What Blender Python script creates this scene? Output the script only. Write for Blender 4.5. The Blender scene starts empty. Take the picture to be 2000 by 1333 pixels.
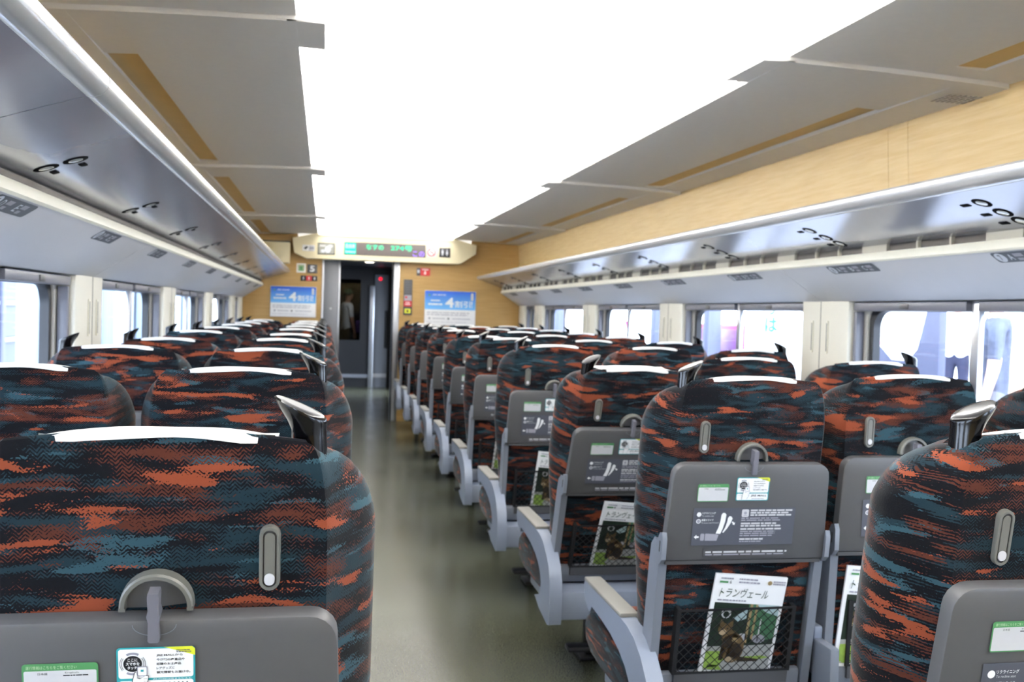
import bpy, bmesh, math, random
from mathutils import Vector, Matrix, Euler

# ------------------------------------------------------------------ scene, camera, world, light
scene = bpy.context.scene
COL = scene.collection
random.seed(4)
PI = math.pi
CAMX, CAMZ = -0.6685, 1.30

def cam_setup():
    f, yaw, pit, rol = 1920.3, .1879, -.0276, .0295
    cd = bpy.data.cameras.new('camera'); cam = bpy.data.objects.new('camera', cd); COL.objects.link(cam)
    cd.sensor_width = 36.0; cd.sensor_fit = 'HORIZONTAL'; cd.lens = f/2000*36
    cd.clip_start = .02; cd.clip_end = 300
    def d(a, b, k):          # direction for camera-plane offsets a (right), b (down)
        c, s = math.cos(rol), math.sin(rol)
        a, b = c*a+s*b, -s*a+c*b
        x, y, z = a, k, -b
        c, s = math.cos(pit), math.sin(pit); y, z = c*y-s*z, s*y+c*z
        c, s = math.cos(yaw), math.sin(yaw); x, y = c*x+s*y, -s*x+c*y
        return Vector((x, y, z))
    R, U, F = d(1, 0, 0), d(0, -1, 0), d(0, 0, 1)
    m = Matrix.Identity(4)
    for i in range(3):
        m[i][0] = R[i]; m[i][1] = U[i]; m[i][2] = -F[i]
    m.translation = (CAMX, 0, CAMZ)
    cam.matrix_world = m
    cd.dof.use_dof = True; cd.dof.focus_distance = 1.35; cd.dof.aperture_fstop = 9.5
    scene.camera = cam
cam_setup()

scene.view_settings.view_transform = 'Standard'
scene.view_settings.look = 'None'
scene.view_settings.gamma = 1.0
scene.view_settings.use_curve_mapping = False
scene.view_settings.exposure = 1.4
scene.cycles.use_denoising = True
scene.cycles.max_bounces = 10
scene.cycles.diffuse_bounces = 5
scene.cycles.sample_clamp_indirect = 6.0
scene.cycles.caustics_reflective = False
scene.cycles.caustics_refractive = False

world = bpy.data.worlds.new('overcast_sky'); scene.world = world
world.use_nodes = True
wn = world.node_tree
bg = wn.nodes['Background']
bg.inputs['Color'].default_value = (.72, .83, 1.0, 1)
bg.inputs['Strength'].default_value = 5.0

VAULT_EMIT = .30      # glow added to the white vault, which the cove lamps light
COVE_WATTS = 150        # cove lamps behind the ceiling panel edges, per bay and side

# ------------------------------------------------------------------ materials
def lin(c):
    if isinstance(c, str):
        c = [int(c[i:i+2], 16)/255 for i in (0, 2, 4)]
        return tuple(x/12.92 if x <= .04045 else ((x+.055)/1.055)**2.4 for x in c)
    return tuple(c)

MATS = {}
def mat(name, col, rough=.5, metal=0.0, var=.06, scale=40.0, bump=0.0, emit=0.0, spec=.5, coat=0.0, stretch=None, sheen=0.0):
    if name in MATS: return MATS[name]
    m = bpy.data.materials.new(name); m.use_nodes = True
    nt = m.node_tree; b = nt.nodes['Principled BSDF']
    c = lin(col)
    b.inputs['Roughness'].default_value = rough
    b.inputs['Metallic'].default_value = metal
    b.inputs['Specular IOR Level'].default_value = spec
    b.inputs['Coat Weight'].default_value = coat
    b.inputs['Sheen Weight'].default_value = sheen
    tc = nt.nodes.new('ShaderNodeTexCoord')
    mp = nt.nodes.new('ShaderNodeMapping')
    if stretch: mp.inputs['Scale'].default_value = stretch
    nz = nt.nodes.new('ShaderNodeTexNoise'); nz.inputs['Scale'].default_value = scale; nz.inputs['Detail'].default_value = 3
    nt.links.new(tc.outputs['Object'], mp.inputs['Vector']); nt.links.new(mp.outputs['Vector'], nz.inputs['Vector'])
    mx = nt.nodes.new('ShaderNodeMix'); mx.data_type = 'RGBA'
    mx.inputs[6].default_value = (*[x*(1-var) for x in c], 1); mx.inputs[7].default_value = (*[min(1, x*(1+var)) for x in c], 1)
    nt.links.new(nz.outputs['Fac'], mx.inputs[0])
    nt.links.new(mx.outputs[2], b.inputs['Base Color'])
    if bump:
        bp = nt.nodes.new('ShaderNodeBump'); bp.inputs['Strength'].default_value = bump; bp.inputs['Distance'].default_value = .002
        nt.links.new(nz.outputs['Fac'], bp.inputs['Height']); nt.links.new(bp.outputs['Normal'], b.inputs['Normal'])
    if emit:
        b.inputs['Emission Color'].default_value = (*c, 1); b.inputs['Emission Strength'].default_value = emit
    MATS[name] = m
    return m

def wood_mat(name='maple_laminate', k=1.0, c0='c0a26c', c1='d0b887'):
    m = bpy.data.materials.new(name); m.use_nodes = True
    nt = m.node_tree; b = nt.nodes['Principled BSDF']
    tc = nt.nodes.new('ShaderNodeTexCoord'); mp = nt.nodes.new('ShaderNodeMapping')
    mp.inputs['Scale'].default_value = (1.2, 1.2, 22)
    nz = nt.nodes.new('ShaderNodeTexNoise'); nz.inputs['Scale'].default_value = 3; nz.inputs['Detail'].default_value = 6; nz.inputs['Roughness'].default_value = .6
    rp = nt.nodes.new('ShaderNodeValToRGB')
    rp.color_ramp.elements[0].position = .3; rp.color_ramp.elements[0].color = (*[q*k for q in lin(c0)], 1)
    rp.color_ramp.elements[1].position = .75; rp.color_ramp.elements[1].color = (*[q*k for q in lin(c1)], 1)
    nt.links.new(tc.outputs['Object'], mp.inputs['Vector']); nt.links.new(mp.outputs['Vector'], nz.inputs['Vector'])
    nt.links.new(nz.outputs['Fac'], rp.inputs['Fac']); nt.links.new(rp.outputs['Color'], b.inputs['Base Color'])
    b.inputs['Roughness'].default_value = .45
    return m

def fabric_mat():
    """woven moquette: navy ground with teal, dark rust and orange streaks whose edges break up into a herringbone stipple"""
    m = bpy.data.materials.new('camouflage_moquette'); m.use_nodes = True
    nt = m.node_tree; N = nt.nodes; L = nt.links; b = N['Principled BSDF']
    def math_(op, a, b_=None, c=None):
        n = N.new('ShaderNodeMath'); n.operation = op
        for i, v in enumerate((a, b_, c)):
            if v is None: continue
            if isinstance(v, (int, float)): n.inputs[i].default_value = v
            else: L.new(v, n.inputs[i])
        return n.outputs[0]
    tc = N.new('ShaderNodeTexCoord'); oi = N.new('ShaderNodeObjectInfo')
    off = N.new('ShaderNodeVectorMath'); off.operation = 'SCALE'; off.inputs[0].default_value = (37, 23, 61)
    L.new(oi.outputs['Random'], off.inputs['Scale'])
    def noise(scale, seed, vecscale, detail=2.0, rough=.5, dist=0.0):
        mp = N.new('ShaderNodeMapping'); mp.inputs['Scale'].default_value = vecscale; mp.inputs['Location'].default_value = (seed, seed*1.7, seed*.6)
        L.new(tc.outputs['Object'], mp.inputs['Vector'])
        ad = N.new('ShaderNodeVectorMath'); ad.operation = 'ADD'
        L.new(mp.outputs['Vector'], ad.inputs[0]); L.new(off.outputs['Vector'], ad.inputs[1])
        nz = N.new('ShaderNodeTexNoise'); nz.inputs['Scale'].default_value = scale; nz.inputs['Detail'].default_value = detail
        nz.inputs['Roughness'].default_value = rough; nz.inputs['Distortion'].default_value = dist
        L.new(ad.outputs['Vector'], nz.inputs['Vector'])
        return nz.outputs['Fac']
    sx = N.new('ShaderNodeSeparateXYZ'); L.new(tc.outputs['Object'], sx.inputs[0])
    p = math_('ADD', sx.outputs['X'], math_('MULTIPLY', sx.outputs['Y'], .8))
    zig = math_('PINGPONG', math_('ADD', p, 5.0), .0065)
    her = math_('SINE', math_('MULTIPLY', math_('ADD', sx.outputs['Z'], zig), 2*PI/.0046))
    hf = noise(300, 3, (1, 1, 1.6), 1.0)
    hf0 = math_('SUBTRACT', hf, .5)
    hs = (9.0, 9.0, 42.0)
    nO = noise(1.0, 1.3, hs, 1.6, .45, .5)
    nR = noise(1.0, 9.1, hs, 2.2, .5, .6)
    nT = noise(1.0, 17.7, (8.5, 8.5, 42), 2.5, .5, .6)
    nU = noise(1.0, 27.1, (9.0, 9.0, 46), 1.8, .5, .5)
    def mask(n, thr, dith_h, dith_f):
        v = math_('ADD', n, math_('ADD', math_('MULTIPLY', her, dith_h), math_('MULTIPLY', hf0, dith_f)))
        return math_('MULTIPLY', math_('SUBTRACT', v, thr), 60.0)
    def mixc(fac, a, col):
        mx = N.new('ShaderNodeMix'); mx.data_type = 'RGBA'; mx.clamp_factor = True
        L.new(fac, mx.inputs[0])
        if isinstance(a, tuple): mx.inputs[6].default_value = (*a, 1)
        else: L.new(a, mx.inputs[6])
        mx.inputs[7].default_value = (*[.80*q for q in lin(col)], 1)
        return mx.outputs[2]
    c = mixc(mask(nT, .525, .06, .22), lin('08090f'), '192d36')
    c = mixc(mask(nU, .620, .02, .17), c, '2d4b56')
    c = mixc(mask(nR, .600, .07, .26), c, '50281d')
    c = mixc(mask(nO, .622, .02, .18), c, '87432b')
    L.new(c, b.inputs['Base Color'])
    b.inputs['Roughness'].default_value = .95
    b.inputs['Specular IOR Level'].default_value = .15
    b.inputs['Sheen Weight'].default_value = .10
    b.inputs['Sheen Roughness'].default_value = .45
    bp = N.new('ShaderNodeBump'); bp.inputs['Strength'].default_value = .25; bp.inputs['Distance'].default_value = .001
    L.new(hf, bp.inputs['Height']); L.new(bp.outputs['Normal'], b.inputs['Normal'])
    return m

def floor_mat():
    m = bpy.data.materials.new('speckled_vinyl'); m.use_nodes = True
    nt = m.node_tree; N = nt.nodes; L = nt.links; b = N['Principled BSDF']
    tc = N.new('ShaderNodeTexCoord')
    a = N.new('ShaderNodeTexNoise'); a.inputs['Scale'].default_value = 220; a.inputs['Detail'].default_value = 3
    c = N.new('ShaderNodeTexNoise'); c.inputs['Scale'].default_value = 3.0; c.inputs['Detail'].default_value = 1
    for n in (a, c): L.new(tc.outputs['Object'], n.inputs['Vector'])
    r = N.new('ShaderNodeValToRGB'); r.color_ramp.elements[0].position = .35; r.color_ramp.elements[1].position = .68
    r.color_ramp.elements[0].color = (*lin('434435'), 1); r.color_ramp.elements[1].color = (*lin('5a5b49'), 1)
    L.new(a.outputs['Fac'], r.inputs['Fac'])
    mx = N.new('ShaderNodeMix'); mx.data_type = 'RGBA'; mx.blend_type = 'MULTIPLY'; mx.inputs[0].default_value = .0
    L.new(r.outputs['Color'], mx.inputs[6]); L.new(c.outputs['Color'], mx.inputs[7])
    L.new(mx.outputs[2], b.inputs['Base Color'])
    mr = N.new('ShaderNodeMapRange'); mr.inputs['To Min'].default_value = .19; mr.inputs['To Max'].default_value = .27
    L.new(c.outputs['Fac'], mr.inputs['Value']); L.new(mr.outputs[0], b.inputs['Roughness'])
    return m

def glass_mat(name, tint, refl=.07):
    m = bpy.data.materials.new(name); m.use_nodes = True
    nt = m.node_tree; nt.nodes.clear()
    o = nt.nodes.new('ShaderNodeOutputMaterial'); t = nt.nodes.new('ShaderNodeBsdfTransparent'); g = nt.nodes.new('ShaderNodeBsdfGlossy')
    t.inputs['Color'].default_value = (*tint, 1); g.inputs['Roughness'].default_value = .03; g.inputs['Color'].default_value = (.9, .95, 1, 1)
    mx = nt.nodes.new('ShaderNodeMixShader'); mx.inputs[0].default_value = refl
    nt.links.new(t.outputs[0], mx.inputs[1]); nt.links.new(g.outputs[0], mx.inputs[2]); nt.links.new(mx.outputs[0], o.inputs[0])
    return m

def emit_mat(name, col, strength):
    m = bpy.data.materials.new(name); m.use_nodes = True
    nt = m.node_tree; nt.nodes.clear()
    o = nt.nodes.new('ShaderNodeOutputMaterial'); e = nt.nodes.new('ShaderNodeEmission')
    e.inputs['Color'].default_value = (*lin(col), 1); e.inputs['Strength'].default_value = strength
    nt.links.new(e.outputs[0], o.inputs[0])
    return m

FABRIC = fabric_mat(); WOOD = wood_mat(); WOOD_SHADED = wood_mat('maple_laminate_shaded', .72, 'bd9552', 'cfa868'); FLOOR = floor_mat()  # end wall: same laminate, with the dimmer light there darkened into its colour
PANE = glass_mat('window_glass', (.97, .985, 1.0), .05)
DOORGLASS = glass_mat('dark_door_glass', (.42, .45, .48), .012)
PLASTIC = mat('tray_grey_plastic', '525254', .42, var=.03, scale=90)
PLASTIC_DK = mat('dark_grey_plastic', '4a4a4c', .5, var=.03)
TRIMGREY = mat('seat_frame_grey', '757a84', .38, var=.03, scale=60)
HOOKGREY = mat('hook_grey', '6a6a64', .35, var=.03)
ARMGREY = mat('armrest_grey', '858d9c', .4, var=.03, scale=50)  # blue cast of the window light is mixed into this grey
BLACKGLOSS = mat('black_grip_plastic', '08080b', .17, var=.05, spec=.45)
CLOTH = mat('white_cover_cloth', 'f4f4f0', .9, var=.03, scale=300, bump=.2)
NETBLACK = mat('black_net', '0c0c0e', .7, var=.1)
STEEL = mat('brushed_steel', 'b9bcc2', .28, metal=.85, var=.05)
CREAM = mat('cream_wall', 'e2ded0', .5, var=.02, scale=20)
PANELWHITE = mat('pale_grey_wall_panel', 'd0d0d3', .5, var=.02, scale=20)
LEDGE = mat('cream_ledge', 'efecdc', .45, var=.02)
CEILGREY = mat('ceiling_panel_grey', 'f0eeeb', .55, var=.03, scale=30)
GROOVE = mat('groove_wood', 'd8b878', .5, var=.08, scale=8)
RACKMETAL = mat('rack_bottom_metal', 'aeb0ba', .17, metal=.5, var=.03, scale=12)
RACKNOSE = mat('rack_nose_metal', 'd9dadb', .2, metal=.5, var=.03)
VENTDARK = mat('vent_dark', '35312d', .7, var=.1)
BLINDBOX = mat('blind_box_grey', '5f616b', .4, var=.04)
RUBBER = mat('rubber_gasket', '14171c', .5, var=.1)
FRAMEGREY = mat('window_frame_grey', 'b9b6ae', .45, var=.03)
VESTGREY = mat('vestibule_grey', '76787e', .35, var=.04)
VESTDARK = mat('vestibule_dark', '17191e', .4, var=.1)
BEIGE = mat('header_beige', 'e2d7b4', .5, var=.02)
WHITE = mat('print_white', 'f2f2f2', .5, var=.02)
BLACK = mat('print_black', '15151a', .5, var=.05)
TEAL = mat('print_teal', '2a9aa0', .5, var=.02)
YELLOW = mat('print_yellow', 'd8dc32', .5, var=.02)
GREEN = mat('print_green', '4b8a56', .5, var=.03)
SILVER = mat('print_silver', 'c9c9cc', .4, var=.05)
LABELGREY = mat('print_label_grey', '4b4e58', .5, var=.02)
MIDGREY = mat('print_mid_grey', '9a99a4', .5, var=.03)
RED = mat('print_red', 'c0272d', .5, var=.03)
BLUE = mat('print_blue', '2f6fd0', .5, var=.02)
BLUE2 = mat('print_light_blue', '5aa2e4', .5, var=.02)
PLATE = mat('plate_grey', '4d535c', .5, var=.03)
LETTERGREY = mat('plate_letter', 'c9ced6', .5, var=.02)

# ------------------------------------------------------------------ mesh builder
class MB:
    def __init__(s): s.v = []; s.f = []; s.m = []; s.mats = []
    def mi(s, m):
        if m not in s.mats: s.mats.append(m)
        return s.mats.index(m)
    def add(s, vs, fs, m):
        o = len(s.v); s.v += [tuple(v) for v in vs]; k = s.mi(m)
        for f in fs: s.f.append(tuple(i+o for i in f)); s.m.append(k)
    def box(s, x0, x1, y0, y1, z0, z1, m, mx=None):
        vs = [Vector((x, y, z)) for z in (z0, z1) for y in (y0, y1) for x in (x0, x1)]
        if mx is not None: vs = [mx @ v for v in vs]
        s.add(vs, [(0, 2, 3, 1), (4, 5, 7, 6), (0, 1, 5, 4), (2, 6, 7, 3), (0, 4, 6, 2), (1, 3, 7, 5)], m)
    def rbox(s, x0, x1, y0, y1, z0, z1, r, m, mx=None, seg=2):
        bm = bmesh.new(); bmesh.ops.create_cube(bm, size=1)
        for v in bm.verts:
            v.co = Vector(((x0+x1)/2+v.co.x*(x1-x0), (y0+y1)/2+v.co.y*(y1-y0), (z0+z1)/2+v.co.z*(z1-z0)))
        bmesh.ops.bevel(bm, geom=bm.edges[:], offset=r, segments=seg, affect='EDGES', profile=.5)
        bm.verts.index_update()
        vs = [mx @ v.co if mx is not None else v.co.copy() for v in bm.verts]
        s.add(vs, [tuple(v.index for v in f.verts) for f in bm.faces], m); bm.free()
    def prism(s, pts, axis, a0, a1, m, mx=None, cap=True):
        """pts: 2-D polygon; axis 'x','y','z': extrusion axis; other two in cyclic order"""
        n = len(pts)
        def P(p, a):
            v = {'x': Vector((a, p[0], p[1])), 'y': Vector((p[0], a, p[1])), 'z': Vector((p[0], p[1], a))}[axis]
            return mx @ v if mx is not None else v
        vs = [P(p, a0) for p in pts]+[P(p, a1) for p in pts]
        fs = [(i, (i+1) % n, n+(i+1) % n, n+i) for i in range(n)]
        if cap: fs += [tuple(range(n-1, -1, -1)), tuple(range(n, 2*n))]
        s.add(vs, fs, m)
    def strip(s, pts, axis, a0, a1, m):
        """open profile extruded (a sheet)"""
        n = len(pts)
        def P(p, a): return {'x': (a, p[0], p[1]), 'y': (p[0], a, p[1]), 'z': (p[0], p[1], a)}[axis]
        s.add([P(p, a0) for p in pts]+[P(p, a1) for p in pts], [(i, i+1, n+i+1, n+i) for i in range(n-1)], m)
    def loft(s, rings, m, close0=True, close1=True):
        n = len(rings[0]); vs = [v for r in rings for v in r]; fs = []
        for k in range(len(rings)-1):
            for i in range(n):
                j = (i+1) % n
                fs.append((k*n+i, k*n+j, (k+1)*n+j, (k+1)*n+i))
        if close0: fs.append(tuple(range(n-1, -1, -1)))
        if close1: fs.append(tuple(range((len(rings)-1)*n, len(rings)*n)))
        s.add(vs, fs, m)
    def lathe(s, prof, m, mx=None, n=16):
        rings = []
        for r, z in prof:
            ring = [Vector((r*math.cos(2*PI*i/n), r*math.sin(2*PI*i/n), z)) for i in range(n)]
            rings.append([mx @ v for v in ring] if mx is not None else ring)
        s.loft(rings, m)
    def mesh(s, name, smooth=35):
        me = bpy.data.meshes.new(name); me.from_pydata(s.v, [], s.f)
        for m in s.mats: me.materials.append(m)
        me.polygons.foreach_set('material_index', s.m)
        bm = bmesh.new(); bm.from_mesh(me); bmesh.ops.recalc_face_normals(bm, faces=bm.faces[:]); bm.to_mesh(me); bm.free()
        if smooth:
            me.shade_smooth(); me.set_sharp_from_angle(angle=math.radians(smooth))
        me.update()
        return me
    def build(s, name, parent=None, mx=None, smooth=35):
        return link(name, s.mesh(name, smooth), parent, mx)

def link(name, data, parent=None, mx=None):
    o = bpy.data.objects.new(name, data); COL.objects.link(o)
    if parent is not None: o.parent = parent
    if mx is not None: o.matrix_local = mx
    return o
def empty(name, loc=(0, 0, 0)):
    o = bpy.data.objects.new(name, None); COL.objects.link(o); o.location = loc; o.empty_display_size = .1
    return o
def tag(o, label=None, cat=None, group=None, kind=None):
    if label: o['label'] = label
    if cat: o['category'] = cat
    if group: o['group'] = group
    if kind: o['kind'] = kind
    return o
def box(name, x0, x1, y0, y1, z0, z1, m, parent=None, r=0.0):
    b = MB()
    if r: b.rbox(x0, x1, y0, y1, z0, z1, r, m)
    else: b.box(x0, x1, y0, y1, z0, z1, m)
    return b.build(name, parent)

# flat print (lettering, stickers, posters): polygons in x/y, every layer a hair above the one below
_TXT = {}
def glyphs(txt, bold=0.0):
    key = (txt, bold)
    if key not in _TXT:
        cu = bpy.data.curves.new('txt', 'FONT'); cu.body = txt; cu.resolution_u = 2; cu.fill_mode = 'FRONT'; cu.offset = bold
        cu.align_x = 'LEFT'; cu.size = 1.0
        o = bpy.data.objects.new('txt', cu); COL.objects.link(o)
        bpy.context.view_layer.update()
        me = bpy.data.meshes.new_from_object(o.evaluated_get(bpy.context.evaluated_depsgraph_get()))
        vs = [(v.co.x, v.co.y) for v in me.vertices]; fs = [tuple(p.vertices) for p in me.polygons]
        bpy.data.objects.remove(o); bpy.data.curves.remove(cu); bpy.data.meshes.remove(me)
        _TXT[key] = (vs, fs)
    return _TXT[key]

class Print:
    def __init__(s, eps=.0003): s.b = MB(); s.l = 0; s.eps = eps
    def up(s): s.l += 1; return s
    def poly(s, pts, m): s.b.add([(x, y, s.l*s.eps) for x, y in pts], [tuple(range(len(pts)))], m); return s
    def rect(s, x0, x1, y0, y1, m): return s.poly([(x0, y0), (x1, y0), (x1, y1), (x0, y1)], m)
    def rrect(s, x0, x1, y0, y1, r, m, n=4):
        pts = []
        for cx, cy, a in ((x1-r, y1-r, 0), (x0+r, y1-r, 90), (x0+r, y0+r, 180), (x1-r, y0+r, 270)):
            pts += [(cx+r*math.cos(math.radians(a+90*i/n)), cy+r*math.sin(math.radians(a+90*i/n))) for i in range(n+1)]
        return s.poly(pts, m)
    def disc(s, cx, cy, r, m, n=20, ry=None):
        return s.poly([(cx+r*math.cos(2*PI*i/n), cy+(ry or r)*math.sin(2*PI*i/n)) for i in range(n)], m)
    def arc(s, cx, cy, r0, r1, a0, a1, m, n=10):
        A = [math.radians(a0+(a1-a0)*i/n) for i in range(n+1)]
        vs = [(cx+r0*math.cos(a), cy+r0*math.sin(a), s.l*s.eps) for a in A]+[(cx+r1*math.cos(a), cy+r1*math.sin(a), s.l*s.eps) for a in A]
        s.b.add(vs, [(i, n+1+i, n+2+i, i+1) for i in range(n)], m); return s
    def text(s, txt, x0, y0, w, h, m, bold=0.0, shear=0.0):
        """glyph box squeezed to w x h with its lower left corner at x0, y0"""
        vs, fs = glyphs(txt, bold)
        if not vs: return s
        ax = [v[0] for v in vs]; ay = [v[1] for v in vs]
        mx, my = min(ax), min(ay); kx = w/max(1e-6, max(ax)-mx); ky = h/max(1e-6, max(ay)-my)
        if h <= 0: ky = kx
        s.b.add([(x0+(x-mx)*kx+shear*(y-my)*ky, y0+(y-my)*ky, s.l*s.eps) for x, y in vs], fs, m); return s
    def lines(s, x0, x1, ys, h, m, seed=1):
        """rows of print too small to read: one thin bar for each word"""
        rn = random.Random(seed)
        for y in ys:
            x = x0; end = x1-rn.random()*.25*(x1-x0)
            while x < end:
                w = min(end-x, (.05+.16*rn.random())*(x1-x0)); s.rect(x, x+w, y, y+h, m); x += w+.02*(x1-x0)
        return s
    def mesh(s, name):
        me = bpy.data.meshes.new(name); me.from_pydata(s.b.v, [], s.b.f)
        for m in s.b.mats: me.materials.append(m)
        me.polygons.foreach_set('material_index', s.b.m); me.update()
        return me

REAR = Matrix(((1, 0, 0, 0), (0, 0, -1, 0), (0, 1, 0, 0), (0, 0, 0, 1)))      # print x -> x, y -> z, faces -y
def rear_at(x, y, z): return Matrix.Translation((x, y, z)) @ REAR

# ------------------------------------------------------------------ setting: floor, walls, ceiling
Y0, YE = -2.6, 11.57          # closed end behind the camera, end wall in view
ROW0, PITCH = 1.142, 1.04
def zc(dz): return CAMZ+dz

b = MB(); b.box(-1.75, 1.75, Y0-.1, 22.2, -.06, 0, FLOOR)
tag(b.build('floor'), kind='structure')

PIL = [4.0+2.08*k for k in range(-3, 4)]      # pillars start here, .45 long
SEAMS = [y+.24 for y in PIL]
WINS = []
for i, y in enumerate(PIL[:-1]): WINS.append((y+.45, PIL[i+1]))
WINS.append((PIL[-1]+.45, 11.22))
win_no = 0
for side, sname in ((-1, 'left'), (1, 'right')):
    def X(h): return side*h
    def bx(mb, h0, h1, y0, y1, z0, z1, m): mb.box(min(X(h0), X(h1)), max(X(h0), X(h1)), y0, y1, z0, z1, m)
    w = MB()
    bx(w, 1.60, 1.76, Y0, YE+.05, 0, .70, PANELWHITE)
    bx(w, 1.66, 1.76, Y0, YE+.05, 1.40, 2.32, CREAM)
    wall = w.build('wall_'+sname); tag(wall, kind='structure')
    # pillars with two coat-hook slots each
    for y in PIL+[11.22]:
        y1 = y+.45 if y < 11 else YE
        p = MB()
        p.prism([(X(1.600), y+.035), (X(1.600), y1-.035), (X(1.612), y1-.012), (X(1.70), y1), (X(1.70), y), (X(1.612), y+.012)], 'z', .70, 1.401, CREAM)
        po = p.build('pillar', wall)
        if y < 11:
            for yy in (y+.17, y+.31):
                q = MB(); q.rbox(X(1.597)-.003, X(1.597)+.003, yy-.007, yy+.007, 1.16, 1.31, .0028, LEDGE)
                q.box(X(1.5935)-.0006, X(1.5935)+.0006, yy-.003, yy+.003, 1.17, 1.30, HOOKGREY)
                q.build('hook_rail', po)
            q = MB(); bx(q, 1.5985, 1.6, y+.238, y+.242, .70, 1.40, HOOKGREY); q.build('joint_strip', po)
    # sloped panels below the rack, one for each window bay
    ys = [Y0]+[s for s in SEAMS if s > Y0+.1]+[YE]
    for a, c in zip(ys[:-1], ys[1:]):
        if c-a < .1: continue
        p = MB()
        p.prism([(X(1.385), zc(.242)), (X(1.60), zc(.100)), (X(1.69), zc(.10)), (X(1.69), zc(.115)), (X(1.62), zc(.125)), (X(1.40), zc(.262))], 'y', a+.002, c-.002, PANELWHITE)
        p.build('wall_panel', wall)
        p = MB()
        p.prism([(X(1.383), zc(.240)), (X(1.376), zc(.246)), (X(1.378), zc(.262)), (X(1.386), zc(.276)), (X(1.398), zc(.276)), (X(1.398), zc(.240))], 'y', a+.001, c-.001, LEDGE)
        p.build('ledge', wall)
    # air outlet behind the ledge
    p = MB(); p.prism([(X(1.398), zc(.25)), (X(1.40), zc(.33)), (X(1.45), zc(.33)), (X(1.45), zc(.25))], 'y', Y0, YE, VENTDARK)
    p.build('vent_channel', wall)
    rib = MB(); rib.prism([(X(1.386), zc(.270)), (X(1.386), zc(.303)), (X(1.402), zc(.306)), (X(1.402), zc(.266))], 'y', -.005, .005, mat('vent_rib', 'b9b4a4', .5) if side > 0 else VENTDARK)
    ribm = rib.mesh('vent_rib')
    gap = MB(); gap.prism([(X(1.387), zc(.270)), (X(1.387), zc(.303)), (X(1.402), zc(.306)), (X(1.402), zc(.266))], 'y', -.085, .085, mat('vent_blank', 'a9a598', .5))
    gapm = gap.mesh('vent_blank')
    if side > 0:
        y = 1.32
        while y < YE-.3:
            for k in range(1, 3): link('vent_rib', ribm, wall, Matrix.Translation((0, y+k*.19-.0, 0)))
            link('vent_blank', gapm, wall, Matrix.Translation((0, y+.66, 0)))
            y += .735
    # windows
    for (a, c) in WINS:
        win_no += 1
        wr = empty('window_%d' % win_no, (X(1.68), (a+c)/2, .70)); tag(wr, kind='structure')
        hw, H = (c-a)/2, .70
        def ring(h0, h1, i0, i1, rad0, rad1, m, nm):
            mb = MB(); n = 6
            def rr(ins, r):
                pts = []
                for cy, cz, a0 in ((hw-ins-r, H+.035-ins-r, 0), (-hw+ins+r, H+.035-ins-r, 90), (-hw+ins+r, ins+r, 180), (hw-ins-r, ins+r, 270)):
                    pts += [(cy+r*math.cos(math.radians(a0+90*i/n)), cz+r*math.sin(math.radians(a0+90*i/n))) for i in range(n+1)]
                return pts
            o_, i_ = rr(i0, rad0), rr(i1, rad1)
            mb.loft([[(X(h)-X(1.68), q[0], q[1]) for q in P_] for h, P_ in ((h1, o_), (h0, o_), (h0, i_), (h1, i_))], m, False, False)
            mb.build(nm, wr)
        ring(1.672, 1.70, -.02, .045, .004, .085, FRAMEGREY, 'window_frame')
        ring(1.682, 1.715, .045, .078, .085, .075, RUBBER, 'gasket')
        mb = MB(); mb.box(-.003, .003, -hw+.05, hw-.05, .05, H-.01, PANE, Matrix.Translation((X(1.705)-X(1.68), 0, 0))); mb.build('pane', wr)
        if hw > .5:
            mb = MB(); mb.rbox(-.012, .012, -.022, .022, 0, H-.005, .004, STEEL, Matrix.Translation((X(1.652)-X(1.68), 0, 0))); mb.build('mullion', wr)
        for s0, s1 in (((-hw, -.03), (.03, hw)) if hw > .5 else ((-hw, hw),)):
            mb = MB(); mb.rbox(min(X(1.625), X(1.67))-X(1.68), max(X(1.625), X(1.67))-X(1.68), s0+.004, s1-.004, H-.042, H-.004, .005, BLINDBOX)
            bb = mb.build('blind_box', wr)
            mb = MB(); mm = (s0+s1)/2; mb.rbox(X(1.624)-X(1.68)-.004, X(1.624)-X(1.68)+.004, mm-.03, mm+.03, H-.036, H-.014, .003, PLASTIC_DK); mb.build('latch', bb)
        for s0 in (-hw, hw-.022):
            mb = MB(); mb.rbox(min(X(1.63), X(1.668))-X(1.68), max(X(1.63), X(1.668))-X(1.68), s0, s0+.022, 0, H-.045, .003, BLINDBOX); mb.build('blind_rail', wr)
        mb = MB(); bx(mb, 1.60, 1.70, -hw-.02, hw+.02, -.03, .004, CREAM)
        for i in range(len(mb.v)): mb.v[i] = (mb.v[i][0]-X(1.68), mb.v[i][1], mb.v[i][2])
        mb.build('window_sill', wr)
    # wood fascia above the rack
    ys = [Y0, -2.6+.02, .43, 3.60, 3.76, 6.72, 9.84, YE]
    ys = [Y0, -.45, .42, .56, 3.56, 3.70, 6.70, 9.80, YE]
    for a, c in zip(ys[:-1], ys[1:]):
        p = MB(); p.prism([(X(1.575), zc(.83)), (X(1.60), zc(.40)), (X(1.64), zc(.40)), (X(1.62), zc(.85))], 'y', a+.0015, c-.0015, WOOD)
        p.build('fascia_panel', wall)
    # luggage rack
    rack = empty('luggage_rack', (X(1.3), Y0, zc(.30)))
    tag(rack, 'long metal overhead luggage rack above the %s windows, with %s reading lamps a row' % (sname, 'two' if side < 0 else 'three'), 'luggage rack')
    off = Matrix.Translation((-X(1.3), -Y0, -zc(.30)))
    segs = [Y0, 2.0, 6.25, 10.42, YE]
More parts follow.
